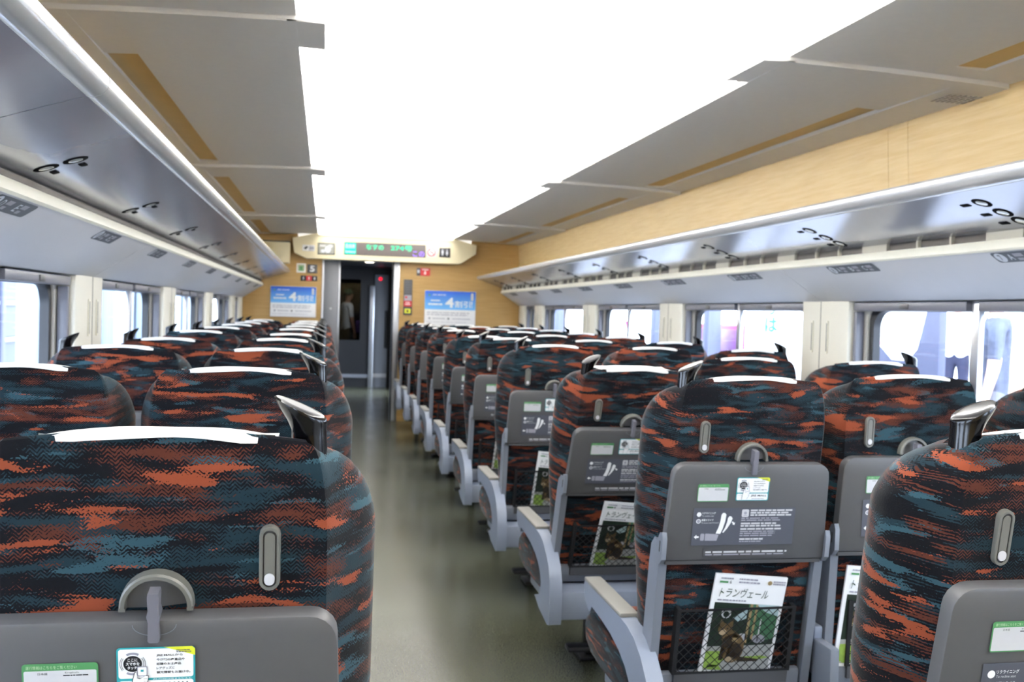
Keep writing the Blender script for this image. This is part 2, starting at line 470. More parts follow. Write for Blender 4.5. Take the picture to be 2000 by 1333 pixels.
    for a, c in zip(segs[:-1], segs[1:]):
        p = MB()
        p.prism([(X(1.121), zc(.391)), (X(1.20), zc(.3655)), (X(1.30), zc(.331)), (X(1.383), zc(.302)), (X(1.40), zc(.302)), (X(1.40), zc(.325)), (X(1.14), zc(.412))], 'y', a+.003, c-.003, RACKMETAL)
        p.build('bottom_panel', rack, off)
        p = MB()
        pts = [(1.124, .3895), (1.112, .389), (1.098, .394), (1.088, .404), (1.083, .418), (1.085, .430), (1.093, .438), (1.105, .440), (1.16, .436), (1.16, .42), (1.14, .40)]
        p.prism([(X(h), zc(z)) for h, z in pts], 'y', a+.0025, c-.0025, RACKNOSE)
        p.build('nose_rail', rack, off)
    p = MB(); p.prism([(X(1.15), zc(.42)), (X(1.15), zc(.435)), (X(1.60), zc(.36)), (X(1.60), zc(.32)), (X(1.40), zc(.32))], 'y', Y0, YE, STEEL)
    p.build('shelf', rack, off)
    sl = math.atan2(.393-.302, 1.383-1.121)
    lampm = None
    for k in range(-1, 9):
        for h in ((1.271, 1.337) if side < 0 else (1.203, 1.274, 1.336)):
            z = .393-(h-1.121)*(.393-.302)/(1.383-1.121)
            if lampm is None:
                L_ = MB()
                L_.lathe([(.0, -.0004), (.029, -.0004), (.030, .0), (.030, .004)], mat('lamp_ring', '0c0c0e', .9, spec=.05), n=20)
                L_.lathe([(.0, -.0022), (.012, -.0020), (.0175, -.0010), (.0175, 0)], mat('lamp_lens', 'c9c9c4', .15, metal=.6), n=16)
                L_.rbox(-.008, .008, .055, .092, -.0010, .002, .0004, mat('lamp_ring', '0c0c0e', .9, spec=.05))
                lampm = L_.mesh('reading_lamp')
            m_ = Matrix.Translation((X(h), 2.545+.03*(side > 0)+1.04*k, zc(z)-.001)) @ Matrix.Rotation(side*sl, 4, 'Y')
            link('reading_lamp', lampm, rack, off @ m_)
    # row number plates on the sloped panel
    ang = math.atan2(.142, .215)
    for k in range(9):
        pr = Print(.0004)
        wl = .30 if side < 0 else .36
        pr.rrect(0, wl, 0, .052, .012, PLATE)
        pr.up(); row = 7+k
        pr.disc(.030, .026, .023, LETTERGREY, 20); pr.up()
        pr.text(str(row), .030-.006*len(str(row)), .012, .012*len(str(row)), .028, PLATE, .02)
        xx = .066
        for ch in ('DE' if side < 0 else 'ABC'):
            pr.text(ch, xx, .012, .021, .029, LETTERGREY, .01)
            pr.rect(xx+.030, xx+.070, .027, .043, MIDGREY); pr.rect(xx+.034, xx+.060, .008, .020, MIDGREY)
            xx += .112 if side < 0 else .098
        me = pr.mesh('row_plate')
        # local frame: x along the reading direction, y up the slope, z = inward normal
        xa = Vector((0, 1 if side < 0 else -1, 0)); za = Vector((-side*math.sin(ang), 0, -math.cos(ang))).normalized()
        za = Vector((-side*.142, 0, -.215)).normalized(); ya = za.cross(xa)
        y0_ = (2.395 if side < 0 else 2.79)+1.04*k
        org = Vector((X(1.4355), y0_, zc(.2087)))+za*.0012
        m_ = Matrix.Identity(4)
        for i in range(3): m_[i][0] = xa[i]; m_[i][1] = ya[i]; m_[i][2] = za[i]; m_[i][3] = org[i]
        o = link('row_number_plate', me, None, m_)
        order = ['nearest', 'second nearest', 'third nearest', 'fourth', 'fifth', 'sixth', 'third from the end wall', 'second from the end wall', 'closest to the end wall'][k]
        tag(o, 'dark grey seat number plate over the %s windows, %s' % (sname, order if k > 5 or k < 3 else order+' from the camera'), 'sign', 'row number plates')

# closed end behind the camera
b = MB(); b.box(-1.75, 1.75, Y0-.1, Y0, 0, 2.4, WOOD); tag(b.build('wall_front'), kind='structure')

# ceiling: white vault with an added glow in the middle, grey panels with a wood groove at both sides
ceil = empty('ceiling', (0, 0, zc(.85))); tag(ceil, kind='structure')
coff = Matrix.Translation((0, 0, -zc(.85)))
VAULT = emit_mat('vault_added_glow', 'fffaf2', VAULT_EMIT)
def vault_mat():
    m = bpy.data.materials.new('vault_added_glow'); m.use_nodes = True
    nt = m.node_tree; b_ = nt.nodes['Principled BSDF']
    b_.inputs['Base Color'].default_value = (.86, .87, .88, 1); b_.inputs['Roughness'].default_value = .6
    b_.inputs['Emission Color'].default_value = (1, .975, .94, 1); b_.inputs['Emission Strength'].default_value = VAULT_EMIT
    return m
VAULT = vault_mat()
JOINTS = [2.967+3.12*k for k in range(-2, 4)]
for a in JOINTS:
    a_, c_ = max(a, Y0), min(a+3.12, YE)
    if c_-a_ < .2: continue
    p = MB(); n = 14
    pts = [(-1.0+2.0*i/n, zc(.885)+.13*(1-(abs(-1+2*i/n))**2.4)) for i in range(n+1)]
    p.strip(pts, 'y', a_, c_, VAULT)
    p.build('vault_added_glow', ceil, coff, 60)
    p = MB()      # rib between two vault sections
    p.strip([(x*.985, z-.012) for x, z in pts], 'y', c_-.03, c_+.03, CEILGREY)
    for side in (-1, 1):
        X = lambda h: side*h
        q = MB(); th = .016
        prof = [(.774, .852), (.80, .850), (1.0, .846), (1.20, .840), (1.30, .836)]
        prof2 = [(1.41, .831), (1.50, .827), (1.590, .821)]
        def zs(y): return -.014*max(0.0, 1-(y-a)/.8)     # the near end hangs a little lower
        def slab(pr_, ya, yb):
            vs = []; k = len(pr_)
            for y in (ya, yb):
                vs += [(X(h), y, zc(z)+zs(y)) for h, z in pr_]+[(X(h), y, zc(z)+zs(y)+th) for h, z in reversed(pr_)]
            m2 = 2*k
            fs = [(i, (i+1) % m2, m2+(i+1) % m2, m2+i) for i in range(m2)]+[tuple(range(m2-1, -1, -1)), tuple(range(m2, 2*m2))]
            q.add(vs, fs, CEILGREY)
        ya, yb = a_+.003, c_-.003
        g0, g1 = max(ya+.05, a+.52), a+3.02
        if a >= Y0-.01:
            slab([(.691, .850)]+prof[:2], ya, a+.32)
        slab(prof, ya, yb)
        slab(prof2, ya, yb)
        bridge = [(1.30, .836), (1.41, .831)]
        slab(bridge, ya, g0); slab(bridge, min(g1, yb-.01), yb)
        q.box(min(X(.70), X(.83)), max(X(.70), X(.83)), ya-.003, ya+.02, zc(.8405), zc(.8695), CEILGREY)
        pan = q.build('ceiling_panel', ceil, coff)
        q = MB(); q.box(min(X(1.29), X(1.42)), max(X(1.29), X(1.42)), g0-.01, g1+.01, zc(.8395 if side > 0 else .848), zc(.856), GROOVE); q.build('groove_strip', pan)
        if a > 2 and a < 5 and side > 0:
            gr = MB()
            for i in range(7):
                for j in range(3):
                    gr.box(1.42+i*.02, 1.428+i*.02, a+.10+j*.04, a+.13+j*.04, zc(.8065)-.010, zc(.8075)-.008, mat('grille_grey', '9d9a95', .6))
            gr.build('speaker_grille', pan)
        # cove lamp above the panel edge
        ld = bpy.data.lights.new('cove_lamp', 'AREA'); ld.shape = 'RECTANGLE'; ld.size = .10; ld.size_y = (c_-a_)*.96
        ld.energy = COVE_WATTS*(c_-a_)/3.12*(.5 if c_ > YE-.1 else 1.0); ld.color = (1, .97, .92)
        lo = bpy.data.objects.new('cove_lamp', ld); COL.objects.link(lo)
        lo.location = (X(.90), (a_+c_)/2, zc(.880)); lo.rotation_euler = (PI, 0, 0)
        lo.rotation_euler = (0, PI+side*.0, 0)
q = MB(); q.prism([(-1.0, zc(.80)), (1.0, zc(.80)), (1.0, zc(.90)), (.7, zc(1.0)), (-.7, zc(1.0)), (-1.0, zc(.90))], 'y', YE-.06, YE, VAULT); q.build('vault_end_added_glow', ceil, coff)  # end cap shares the vault's added glow
for side in (-1, 1):
    q = MB(); q.box(min(side*.785, side*1.12), max(side*.785, side*1.12), Y0, YE, zc(.8695), zc(.8735), WHITE); q.box(min(side*1.0, side*1.02), max(side*1.0, side*1.02), Y0, YE, zc(.8735), zc(.90), WHITE); q.build('cove_floor', ceil, coff)
# roof above everything so that no sky gets in
b = MB(); b.box(-1.76, 1.76, Y0-.1, 22.2, 2.42, 2.5, VESTDARK); b.build('roof_shell', ceil, coff)

# ------------------------------------------------------------------ end wall
wb = MB()
wb.box(-1.70, -.715, YE, YE+.08, 0, 2.42, WOOD_SHADED)
wb.box(.165, .182, YE, YE+.08, 0, 2.42, WOOD_SHADED); wb.box(.338, 1.70, YE, YE+.08, 0, 2.42, WOOD_SHADED)
wb.box(.182, .338, YE+.004, YE+.08, 0, 2.42, WOOD_SHADED)
wb.box(-.715, .165, YE, YE+.08, 1.90, 2.42, WOOD_SHADED)
wall_back = wb.build('wall_back'); tag(wall_back, kind='structure')
# header box with the display
hd = MB(); HY = YE-.13
hd.prism([(-1.06, 2.09), (-1.035, 1.925), (-.90, 1.865), (.845, 1.865), (.87, 1.87), (1.045, 1.985), (1.05, 2.09), (.76, 2.16), (-.76, 2.16)], 'y', HY, YE, BEIGE)
hd.prism([(-.78, 2.13), (.78, 2.13), (.74, 2.17), (-.74, 2.17)], 'y', HY-.02, YE, LEDGE)
header = hd.build('trim_1'); tag(header, kind='structure')
def screen(nm, x0, x1, z0, z1, label, cat, fn, y=HY-.004, thick=.012):
    t = empty(nm, ((x0+x1)/2, y, z0)); tag(t, label, cat)
    w, h = x1-x0, z1-z0
    c = MB(); c.rbox(-w/2, w/2, 0, thick, 0, h, min(.003, thick/3), fn['body']); c.build(fn.get('part', 'panel'), t)
    pr = Print(.0005); fn['draw'](pr, w, h)
    link('print', pr.mesh(nm+'_print'), t, rear_at(-w/2, -.0008, 0))
    return t
LEDG = emit_mat('led_green', '3fe0a0', 1.0); LEDP = emit_mat('led_purple', 'a27cf2', 1.0); LEDC = emit_mat('led_cyan_field', '35c9b0', .75); LEDW = emit_mat('led_white', 'd8fff6', .9)
LEDBG = mat('led_background', '3d3633', .4, var=.05)
def draw_led(p, w, h):
    p.rect(.004, w-.004, .004, h-.004, LEDBG); p.up()
    p.rect(.006, .135, .006, h-.006, LEDC); p.up()
    p.text('自由席', .018, h*.52, .105, h*.34, LEDW, .01); p.text('Non-Reserved', .016, h*.16, .11, h*.18, LEDW, .01)
    p.text('なすの', .25, h*.46, .20, h*.42, LEDG, .015); p.text('274号', .53, h*.46, .25, h*.42, LEDG, .015)
    p.text('この', w-.150, h*.06, .135, h*.42, LEDP, .015)
screen('led_display', -.480, .455, 1.922, 2.068, 'dark LED train information display with green lettering above the doorway', 'display', {'body': BLACK, 'draw': draw_led})
def draw_nosmoke(p, w, h):
    p.disc(w/2, h/2, h*.42, RED, 24); p.up(); p.disc(w/2, h/2, h*.31, WHITE, 24); p.up()
    p.rect(w*.3, w*.68, h*.46, h*.53, BLACK); p.up()
    p.poly([(w*.25, h*.7), (w*.31, h*.76), (w*.75, h*.3), (w*.69, h*.24)], RED)
screen('no_smoking_sign', .466, .580, 1.932, 2.046, 'round red no smoking sign right of the LED display', 'sign', {'body': SILVER, 'draw': draw_nosmoke})
def person_icon(p, cx, y0, h, m, skirt=False):
    p.disc(cx, y0+h*.9, h*.1, m, 10)
    if skirt: p.poly([(cx-h*.08, y0+h*.76), (cx+h*.08, y0+h*.76), (cx+h*.22, y0+h*.3), (cx-h*.22, y0+h*.3)], m)
    else: p.rect(cx-h*.14, cx+h*.14, y0+h*.36, y0+h*.76, m)
    p.rect(cx-h*.11, cx-h*.02, y0, y0+h*.36, m); p.rect(cx+h*.02, cx+h*.11, y0, y0+h*.36, m)
def draw_wc(p, w, h): person_icon(p, w*.3, h*.18, h*.64, LETTERGREY); person_icon(p, w*.7, h*.18, h*.64, LETTERGREY, True)
screen('toilet_sign', .612, .744, 1.934, 2.046, 'black toilet sign with two pale figures at the right of the header', 'sign', {'body': BLACK, 'draw': draw_wc})
def draw_pic(p, w, h):
    p.rrect(.01, w-.01, .01, h-.01, .012, mat('picture_grey', '8d8d84', .5)); p.up()
    p.disc(w*.58, h*.45, h*.26, LETTERGREY, 14, h*.3); p.disc(w*.3, h*.3, h*.18, LETTERGREY, 12, h*.14); p.disc(w*.72, h*.72, h*.2, SILVER, 12, h*.12); p.rect(w*.12, w*.45, h*.68, h*.8, SILVER)
screen('etiquette_sign', -.776, -.581, 1.912, 2.048, 'black framed pictogram sign left of the LED display', 'sign', {'body': BLACK, 'draw': draw_pic})
def draw_cam(p, w, h): p.rect(0.002, w*.52, .002, h-.002, WHITE); p.up(); p.disc(w*.26, h*.45, h*.22, BLACK, 12); p.rect(w*.26, w*.46, h*.5, h*.75, BLACK); p.rect(w*.58, w*.95, h*.3, h*.7, MIDGREY)
screen('camera_notice', -.948, -.810, 1.946, 2.016, 'small white and grey security camera notice at the left end of the header', 'sign', {'body': SILVER, 'draw': draw_cam})
def draw_5(p, w, h): p.text('5', w*.28, h*.16, w*.46, h*.68, WHITE, .03)
screen('car_number_sign', -.891, -.776, 1.70, 1.802, 'dark grey car number sign with a white 5 beside the doorway', 'sign', {'body': PLASTIC_DK, 'draw': draw_5}, y=YE-.006, thick=.006)
def draw_g(p, w, h): p.rrect(.008, w-.008, .008, h-.008, .008, WHITE); p.up(); p.rrect(.016, w-.016, .016, h-.016, .006, mat('notice_green', '9cb08a', .5)); p.up(); p.disc(w*.5, h*.5, w*.2, GREEN, 12); p.rect(w*.28, w*.72, h*.2, h*.3, GREEN)
screen('green_notice', -1.010, -.906, 1.704, 1.808, 'small square green notice left of the car number sign', 'sign', {'body': WHITE, 'draw': draw_g}, y=YE-.005, thick=.005)
def draw_tri(p, w, h):
    p.rect(w/3, 2*w/3, 0.001, h-.001, RED); p.up()
    for i in range(3): person_icon(p, w*(i+.5)/3, h*.2, h*.6, WHITE, i == 2)
screen('exit_pictogram_strip', -.962, -.773, 1.610, 1.670, 'strip of three small black and red pictograms below the car number sign', 'sign', {'body': BLACK, 'draw': draw_tri}, y=YE-.005, thick=.005)
def draw_red(p, w, h):
    p.rect(w*.28, w-.002, .002, h-.002, RED); p.up(); p.disc(w*.62, h*.34, h*.16, WHITE, 10); p.rect(w*.58, w*.68, h*.45, h*.66, WHITE); p.rect(w*.4, w*.86, h*.74, h*.86, WHITE)
    p.rect(w*.05, w*.22, h*.35, h*.75, LETTERGREY)
screen('alarm_sign', .368, .527, 1.716, 1.808, 'red and grey emergency sign on the wood wall right of the doorway', 'sign', {'body': PLASTIC_DK, 'draw': draw_red}, y=YE-.005, thick=.005)
def draw_ctl(p, w, h):
    p.rect(w*.12, w*.88, h*.62, h*.96, PLASTIC); p.rect(w*.08, w*.92, h*.40, h*.56, MIDGREY); p.rect(w*.04, w*.96, h*.24, h*.40, RED); p.rect(w*.15, w*.85, h*.05, h*.18, YELLOW); p.up()
    for i in range(4): p.rect(w*.2, w*.8, h*(.66+.07*i), h*(.69+.07*i), PLASTIC_DK)
    p.rect(w*.2, w*.8, h*.29, h*.31, WHITE); p.rect(w*.25, w*.75, h*.34, h*.36, WHITE); p.disc(w*.3, h*.5, w*.14, RED, 10); p.disc(w*.5, h*.11, w*.14, BLACK, 10)
screen('emergency_panel', .222, .323, 1.25, 1.667, 'narrow emergency call panel with red and yellow fields beside the door frame', 'control panel', {'body': PLASTIC_DK, 'draw': draw_ctl}, y=YE-.010, thick=.014)
def draw_poster(p, w, h):
    n = 8
    for i in range(n):
        y0, y1 = h*(.46+.54*i/n), h*(.46+.54*(i+1)/n); t = i/(n-1)
        c = tuple(a+(b_-a)*t for a, b_ in zip(lin('6bb4ec'), lin('1d57c4')))
        p.rect(.004, w-.004, y0, min(y1, h-.004), mat('poster_blue_%d' % i, c, .45, var=.01))
    p.rect(.004, w-.004, .004, h*.46, WHITE); p.up()
    p.text('JRE BANK', w*.15, h*.85, w*.27, h*.05, WHITE, .02); p.disc(w*.09, h*.87, h*.03, GREEN, 10)
    p.lines(w*.12, w*.33, [h*.70], h*.035, WHITE, 5); p.lines(w*.07, w*.36, [h*.585], h*.05, WHITE, 3)
    p.text('4', w*.40, h*.52, w*.17, h*.29, WHITE, .03); p.text('割引', w*.59, h*.53, w*.30, h*.19, WHITE, .012); p.text('!', w*.91, h*.53, w*.022, h*.19, WHITE, .02)
    p.rrect(w*.90, w*.95, h*.74, h*.95, .006, SILVER)
    p.lines(w*.05, w*.95, [h*.36, h*.30], h*.02, MIDGREY, 7); p.disc(w*.10, h*.20, h*.03, MIDGREY, 10); p.disc(w*.47, h*.20, h*.03, LABELGREY, 10)
    p.lines(w*.16, w*.42, [h*.19], h*.02, MIDGREY, 8); p.lines(w*.55, w*.95, [h*.19], h*.02, MIDGREY, 9); p.lines(w*.05, w*.95, [h*.09], h*.015, SILVER, 10)
screen('advertising_poster', -1.295, -.780, 1.19, 1.541, 'blue and white advertising poster on the wood wall left of the doorway', 'poster', {'body': SILVER, 'part': 'frame', 'draw': draw_poster}, y=YE-.012, thick=.012)
screen('advertising_poster', .470, 1.078, 1.138, 1.548, 'blue and white advertising poster on the wood wall right of the doorway', 'poster', {'body': SILVER, 'part': 'frame', 'draw': draw_poster}, y=YE-.012, thick=.012)
# equipment box under the ceiling
t = empty('equipment_box', (-1.235, YE-.17, 1.80)); tag(t, 'cream equipment box in the upper left corner beside the header', 'box')
c = MB(); c.rbox(-.15, .15, 0, .17, 0, .235, .008, BEIGE); c.build('casing', t)
c = MB(); c.box(-.15, .15, -.002, .17, .236, .25, VENTDARK); c.build('lid_gap', t)

# door frame, sliding leaf
dr = empty('door_1', (-.27, YE, 0)); tag(dr, kind='structure')
for x0, x1, nm in ((-.722, -.700, 'door_frame'), (.105, .172, 'door_frame'), (.095, .108, 'jamb_edge')):
    c = MB(); c.rbox(x0+.27, x1+.27, -.012, .16, 0, 1.90, .004, STEEL if nm == 'door_frame' else VESTDARK); c.build(nm, dr)
c = MB(); c.box(-.45, .44, -.01, .16, 1.862, 1.91, STEEL); c.build('door_frame', dr)
c = MB(); c.rbox(-.43, -.245, .05, .085, .01, 1.86, .004, VESTGREY); leaf = c.build('door_leaf', dr)
c = MB(); c.rbox(-.262, -.243, .044, .091, .01, 1.86, .004, STEEL); c.build('leaf_edge', leaf)
c = MB(); c.lathe([(0, -.006), (.012, -.006), (.012, 0)], STEEL, Matrix.Translation((-.345, .05, 1.30)) @ Matrix.Rotation(PI/2, 4, 'X') @ Matrix.Rotation(PI, 4, 'X'), 12); c.build('door_lock', leaf)

# vestibule beyond the door
VY = 16.6
v = MB()
for x0, x1, m_, gap in ((-1.0, -.80, VESTGREY, (14.9, 16.2)), (.47, .67, VESTDARK, (14.9, 16.1))):  # unseen side openings, added to let daylight onto the far panel
    v.box(x0, x1, YE+.17, gap[0], 0, 2.05, m_); v.box(x0, x1, gap[1], VY+.2, 0, 2.05, m_); v.box(x0, x1, gap[0], gap[1], 1.9, 2.05, m_)
v.box(-1.0, .67, YE+.10, VY+.3, 2.0, 2.08, VESTDARK); v.box(-.80, .47, YE+.09, YE+.17, 1.88, 2.05, VESTDARK); v.box(.172, .67, YE+.09, YE+.17, 0, 2.05, VESTDARK); v.box(-1.0, -.722, YE+.09, YE+.17, 0, 2.05, VESTDARK)
v.box(.06, .67, VY+.08, VY+.2, 0, 2.05, VESTDARK)
v.box(-1.0, -.80, VY+.2, 22.0, 0, 2.05, VESTDARK); v.box(.45, .60, VY+.2, 22.0, 0, 2.05, VESTDARK); v.box(-1.0, .6, 22.0, 22.1, 0, 2.05, VESTDARK); v.box(-1.0, .6, VY+.2, 22.1, 2.0, 2.08, VESTDARK)
vest = v.build('trim_2'); tag(vest, kind='structure')
d2 = empty('door_2', (-.1, VY, 0)); tag(d2, kind='structure')
c = MB(); c.box(-.75, .20, .02, .08, 0, .78, VESTDARK); c.box(-.75, .20, .02, .08, 1.80, 2.0, VESTDARK); c.box(.0, .20, .02, .08, .78, 1.80, VESTDARK); c.box(-.75, -.62, .02, .08, .78, 1.80, VESTDARK); dl = c.build('door_leaf', d2)
c = MB(); c.box(-.625, .005, .045, .053, .775, 1.805, DOORGLASS); c.build('pane', dl)
c = MB(); c.rbox(.150, .226, -.06, .05, 0, 1.70, .006, STEEL); c.build('jamb', d2)
c = MB(); c.rbox(.226, .455, -.02, .04, 0, 1.89, .006, VESTGREY); pn = c.build('grey_panel', d2)
c = MB(); c.rbox(.402, .450, -.05, -.02, .665, 1.293, .006, BLACK); c.build('handrail', pn)
c = MB(); c.lathe([(0, -.01), (.028, -.01), (.028, 0)], emit_mat('red_lamp', 'ff2038', .8), Matrix.Translation((.317, -.02, 1.82)) @ Matrix.Rotation(-PI/2, 4, 'X'), 14); c.build('red_lamp', pn)
c = MB(); c.box(-.70, .15, -.02, .02, .16, .215, VESTGREY); c.box(.226, .45, -.026, -.02, .17, .235, STEEL); c.build('kick_strip', d2)
t = empty('ceiling_downlight', (-.063, 14.4, 1.995)); tag(t, 'small round white ceiling light inside the dark vestibule', 'ceiling light')
c = MB(); c.lathe([(0, -.012), (.055, -.012), (.07, -.004), (.07, .0)], emit_mat('downlight', 'fff6e0', 3.0), n=18); c.build('lens', t)
c = MB(); c.lathe([(.071, -.006), (.085, -.004), (.085, .004), (.071, .004)], STEEL, n=18); c.build('rim', t)
ld = bpy.data.lights.new('corridor_fill_light', 'AREA'); ld.shape = 'DISK'; ld.size = .2; ld.energy = 3.5; ld.color = (1, .95, .88)  # unseen light added so the far corridor and the person show
lo = bpy.data.objects.new('corridor_fill_light', ld); COL.objects.link(lo); lo.location = (-.2, 18.9, 1.97)
ld = bpy.data.lights.new('downlight', 'AREA'); ld.shape = 'DISK'; ld.size = .12; ld.energy = 2.5; ld.color = (1, .95, .88)
lo = bpy.data.objects.new('downlight_lamp', ld); COL.objects.link(lo); lo.location = (-.063, 14.4, 1.97)

# ------------------------------------------------------------------ seats
VT = .760      # length of the back from its pivot to the top
PIVZ = .4165
def back_mesh(outer):
    """outer: side (-1 / +1) of the wide cheek, 0 = both narrow"""
    base = [(0, .0), (.10, .0), (.170, .0), (.188, .001), (.1935, .005)]
    wide = [(.199, .013), (.213, .030), (.229, .050), (.241, .068), (.2465, .088), (.243, .115), (.230, .145), (.204, .170), (.16, .172), (.10, .152), (0, .142)]
    slim = [(.197, .013), (.205, .030), (.214, .050), (.221, .070), (.225, .092), (.223, .118), (.214, .146), (.196, .168), (.16, .172), (.10, .152), (0, .142)]
    hr = base+(wide if outer > 0 else slim); hl = base+(wide if outer < 0 else slim)
    pts = hr+[(-x, y) for x, y in reversed(hl[1:-1])]
    rings = []
    vs = [-.05, .02, .10, .20, .30, .40, .48, .56, .62, .655, .685, .705, .722, .736, .747, .754, .757]
    for v in vs:
        h = max(0.0, (v-.62)/(.757-.62)); q = math.sqrt(max(0.0, 1-h*h))
        tw = 1.0-.02*max(0, min(1, v/.62))
        ring = []
        for x, y in pts:
            ax = abs(x); sg = 1 if x >= 0 else -1
            xi = min(ax, .170)*tw
            ex = (ax-.170) if ax > .170 else 0
            rear = max(0.0, 1-y/.03)          # 1 on the rear face
            # side cheeks round off early, the rear face keeps its corner
            xi2 = xi*(1-.08*(1-q)*(1-.35*rear))
            exx = ex*(q**(.75) if h > 0 else 1)*(.42+.58*max(0, min(1, (v-.08)/.30)) if ax > .197 else 1)
            yy = y
            if h > 0:
                yy = .045+(y-.045)*(1-(1-q)*(.55 if y > .045 else .30))
            # belly of the rear face
            if y < .002: yy -= .006*math.sin(PI*max(0, min(1, v/.75)))
            crown = -.015*(min(1, (ax/.2))**3)*(1 if h > .3 else h/.3)
            ring.append(Vector((sg*(xi2+exx), yy, v+crown-.34*max(0, yy-.01)*h)))
        rings.append(ring)
    mb = MB(); mb.loft(rings, FABRIC, True, False)
    # crown cap: shrink to the ridge
    last = rings[-1]; n = len(last)
    cap = []
    for f_, dz in ((.6, .004), (.2, .006)):
        cap.append([Vector((p.x*(1-(1-f_)*.25), .06+(p.y-.06)*f_, p.z+dz*.5+.34*(p.y-(.06+(p.y-.06)*f_))*(1 if p.y > .01 else .3))) for p in last])
    mb.loft([last]+cap, FABRIC, False, True)
    return mb.mesh('backrest', 28)

def cover_mesh():
    rn = random.Random(3)
    prof = [(.0055, .7500), (.007, .7560), (.014, .7590), (.030, .7555), (.055, .7475), (.09, .735), (.125, .717), (.15, .690), (.178, .62), (.184, .50)]
    n = 14; mb = MB(); vs = []
    for i in range(n+1):
        u = -1+2*i/n
        for k, (y, v) in enumerate(prof):
            x = u*.124
            if k == 0: x *= .985
            tuck = .010*max(0, abs(u)-.80)/.20 if k <= 1 else 0
            sag = -.0105*abs(u)**3 if k < 6 else 0
            vs.append((x, y+tuck+.001*math.sin(7*u+k), v+sag+(.0012*math.sin(5*u+1) if k < 2 else 0)+tuck*.5))
    m = len(prof)
    fs = [(i*m+k, (i+1)*m+k, (i+1)*m+k+1, i*m+k+1) for i in range(n) for k in range(m-1)]
    mb.add(vs, fs, CLOTH)
    return mb.mesh('headrest_cover', 60)

def grip_mesh(s):
    """s = +1: hooked tip points to +x"""
    mb = MB(); n = 16; rings = []
    for cx, cz, rx, ry, t in ((0, -.03, .0195, .023, 0), (0, .012, .0190, .022, 0), (.0012, .028, .0195, .022, 4), (.005, .040, .0235, .023, 12), (.0095, .049, .0295, .025, 20), (.0115, .0545, .0325, .026, 23), (.0125, .0580, .0325, .0255, 23), (.0130, .0602, .0295, .0225, 23), (.0132, .0606, .020, .015, 23)):
        a = math.radians(t)
        rings.append([Vector((s*(cx+rx*math.cos(q)*math.cos(a)), ry*math.sin(q), cz+rx*math.cos(q)*math.sin(a))) for q in [2*PI*i/n for i in range(n)]])
    mb.loft(rings, BLACKGLOSS)
    return mb.mesh('grab_handle', 40)

def stadium(w, h, n=8):
    r = w/2; pts = []
    for cy, a0 in ((h/2-r, 0), (-h/2+r, 180)):
        pts += [(r*math.cos(math.radians(a0+180*i/n)), cy+r*math.sin(math.radians(a0+180*i/n))) for i in range(n+1)]
    return pts
def hook_mesh():
    mb = MB()
    o, i_ = stadium(.0235, .078), stadium(.0150, .069)
    mb.loft([[(x, y_, z) for x, z in P_] for P_, y_ in ((o, .004), (o, -.003), ([(x*.93, z*.985) for x, z in o], -.005), ([(x*1.05, z*1.01) for x, z in i_], -.005), (i_, -.0035))], HOOKGREY, False, False)
    mb.prism([(x, z) for x, z in i_], 'y', -.0020, .002, PLASTIC_DK)
    return mb.mesh('hook_plate', 40)
def hook_arm_mesh():
    mb = MB()
    mb.prism([(x, z) for x, z in stadium(.0115, .063)], 'y', -.0042, -.0015, HOOKGREY)
    mb.prism([(x, z-.0245) for x, z in stadium(.0115, .014)], 'y', -.0062, -.004, SILVER)
    return mb.mesh('hook_arm', 40)
def latch_mesh():
    mb = MB(); n = 16
    def arc(r): return [(r*math.cos(PI*i/n), r*math.sin(PI*i/n)) for i in range(n+1)]
    R0, R1 = .0395, .0325
    for (ra, ya), (rb, yb) in (((R0, .004), (R0, -.010)), ((R0, -.010), (R0-.002, -.0125)), ((R0-.002, -.0125), (R1+.001, -.0125)), ((R1+.001, -.0125), (R1, -.010)), ((R1, -.010), (R1, .002))):
        A, B = arc(ra), arc(rb)
        mb.add([(x, ya, z) for x, z in A]+[(x, yb, z) for x, z in B], [(i, i+1, n+2+i, n+1+i) for i in range(n)], HOOKGREY)
    for sx in (-1, 1): mb.box(min(sx*R0, sx*R1), max(sx*R0, sx*R1), -.0125, .004, -.004, 0, HOOKGREY)
    mb.prism([(0, -.004)]+[(x, z) for x, z in arc(R1+.001)]+[(-R1, -.004)], 'y', -.002, .002, PLASTIC)
    return mb.mesh('tray_latch', 40)
def lever_mesh():
    mb = MB()
    pts = [(-.0055, .026), (.0055, .026), (.0062, .022), (.0055, .006), (.0072, -.001), (.0055, -.008), (.0062, -.030), (.0045, -.032), (-.0045, -.032), (-.0062, -.030), (-.0055, -.008), (-.0072, -.001), (-.0055, .006), (-.0062, .022)]
    mb.prism(pts, 'y', -.031, -.0125, mat('lever_grey', '6b6b74', .35))
    return mb.mesh('lever', 30)
TH0, TH1 = .312, .553     # tray, along the back
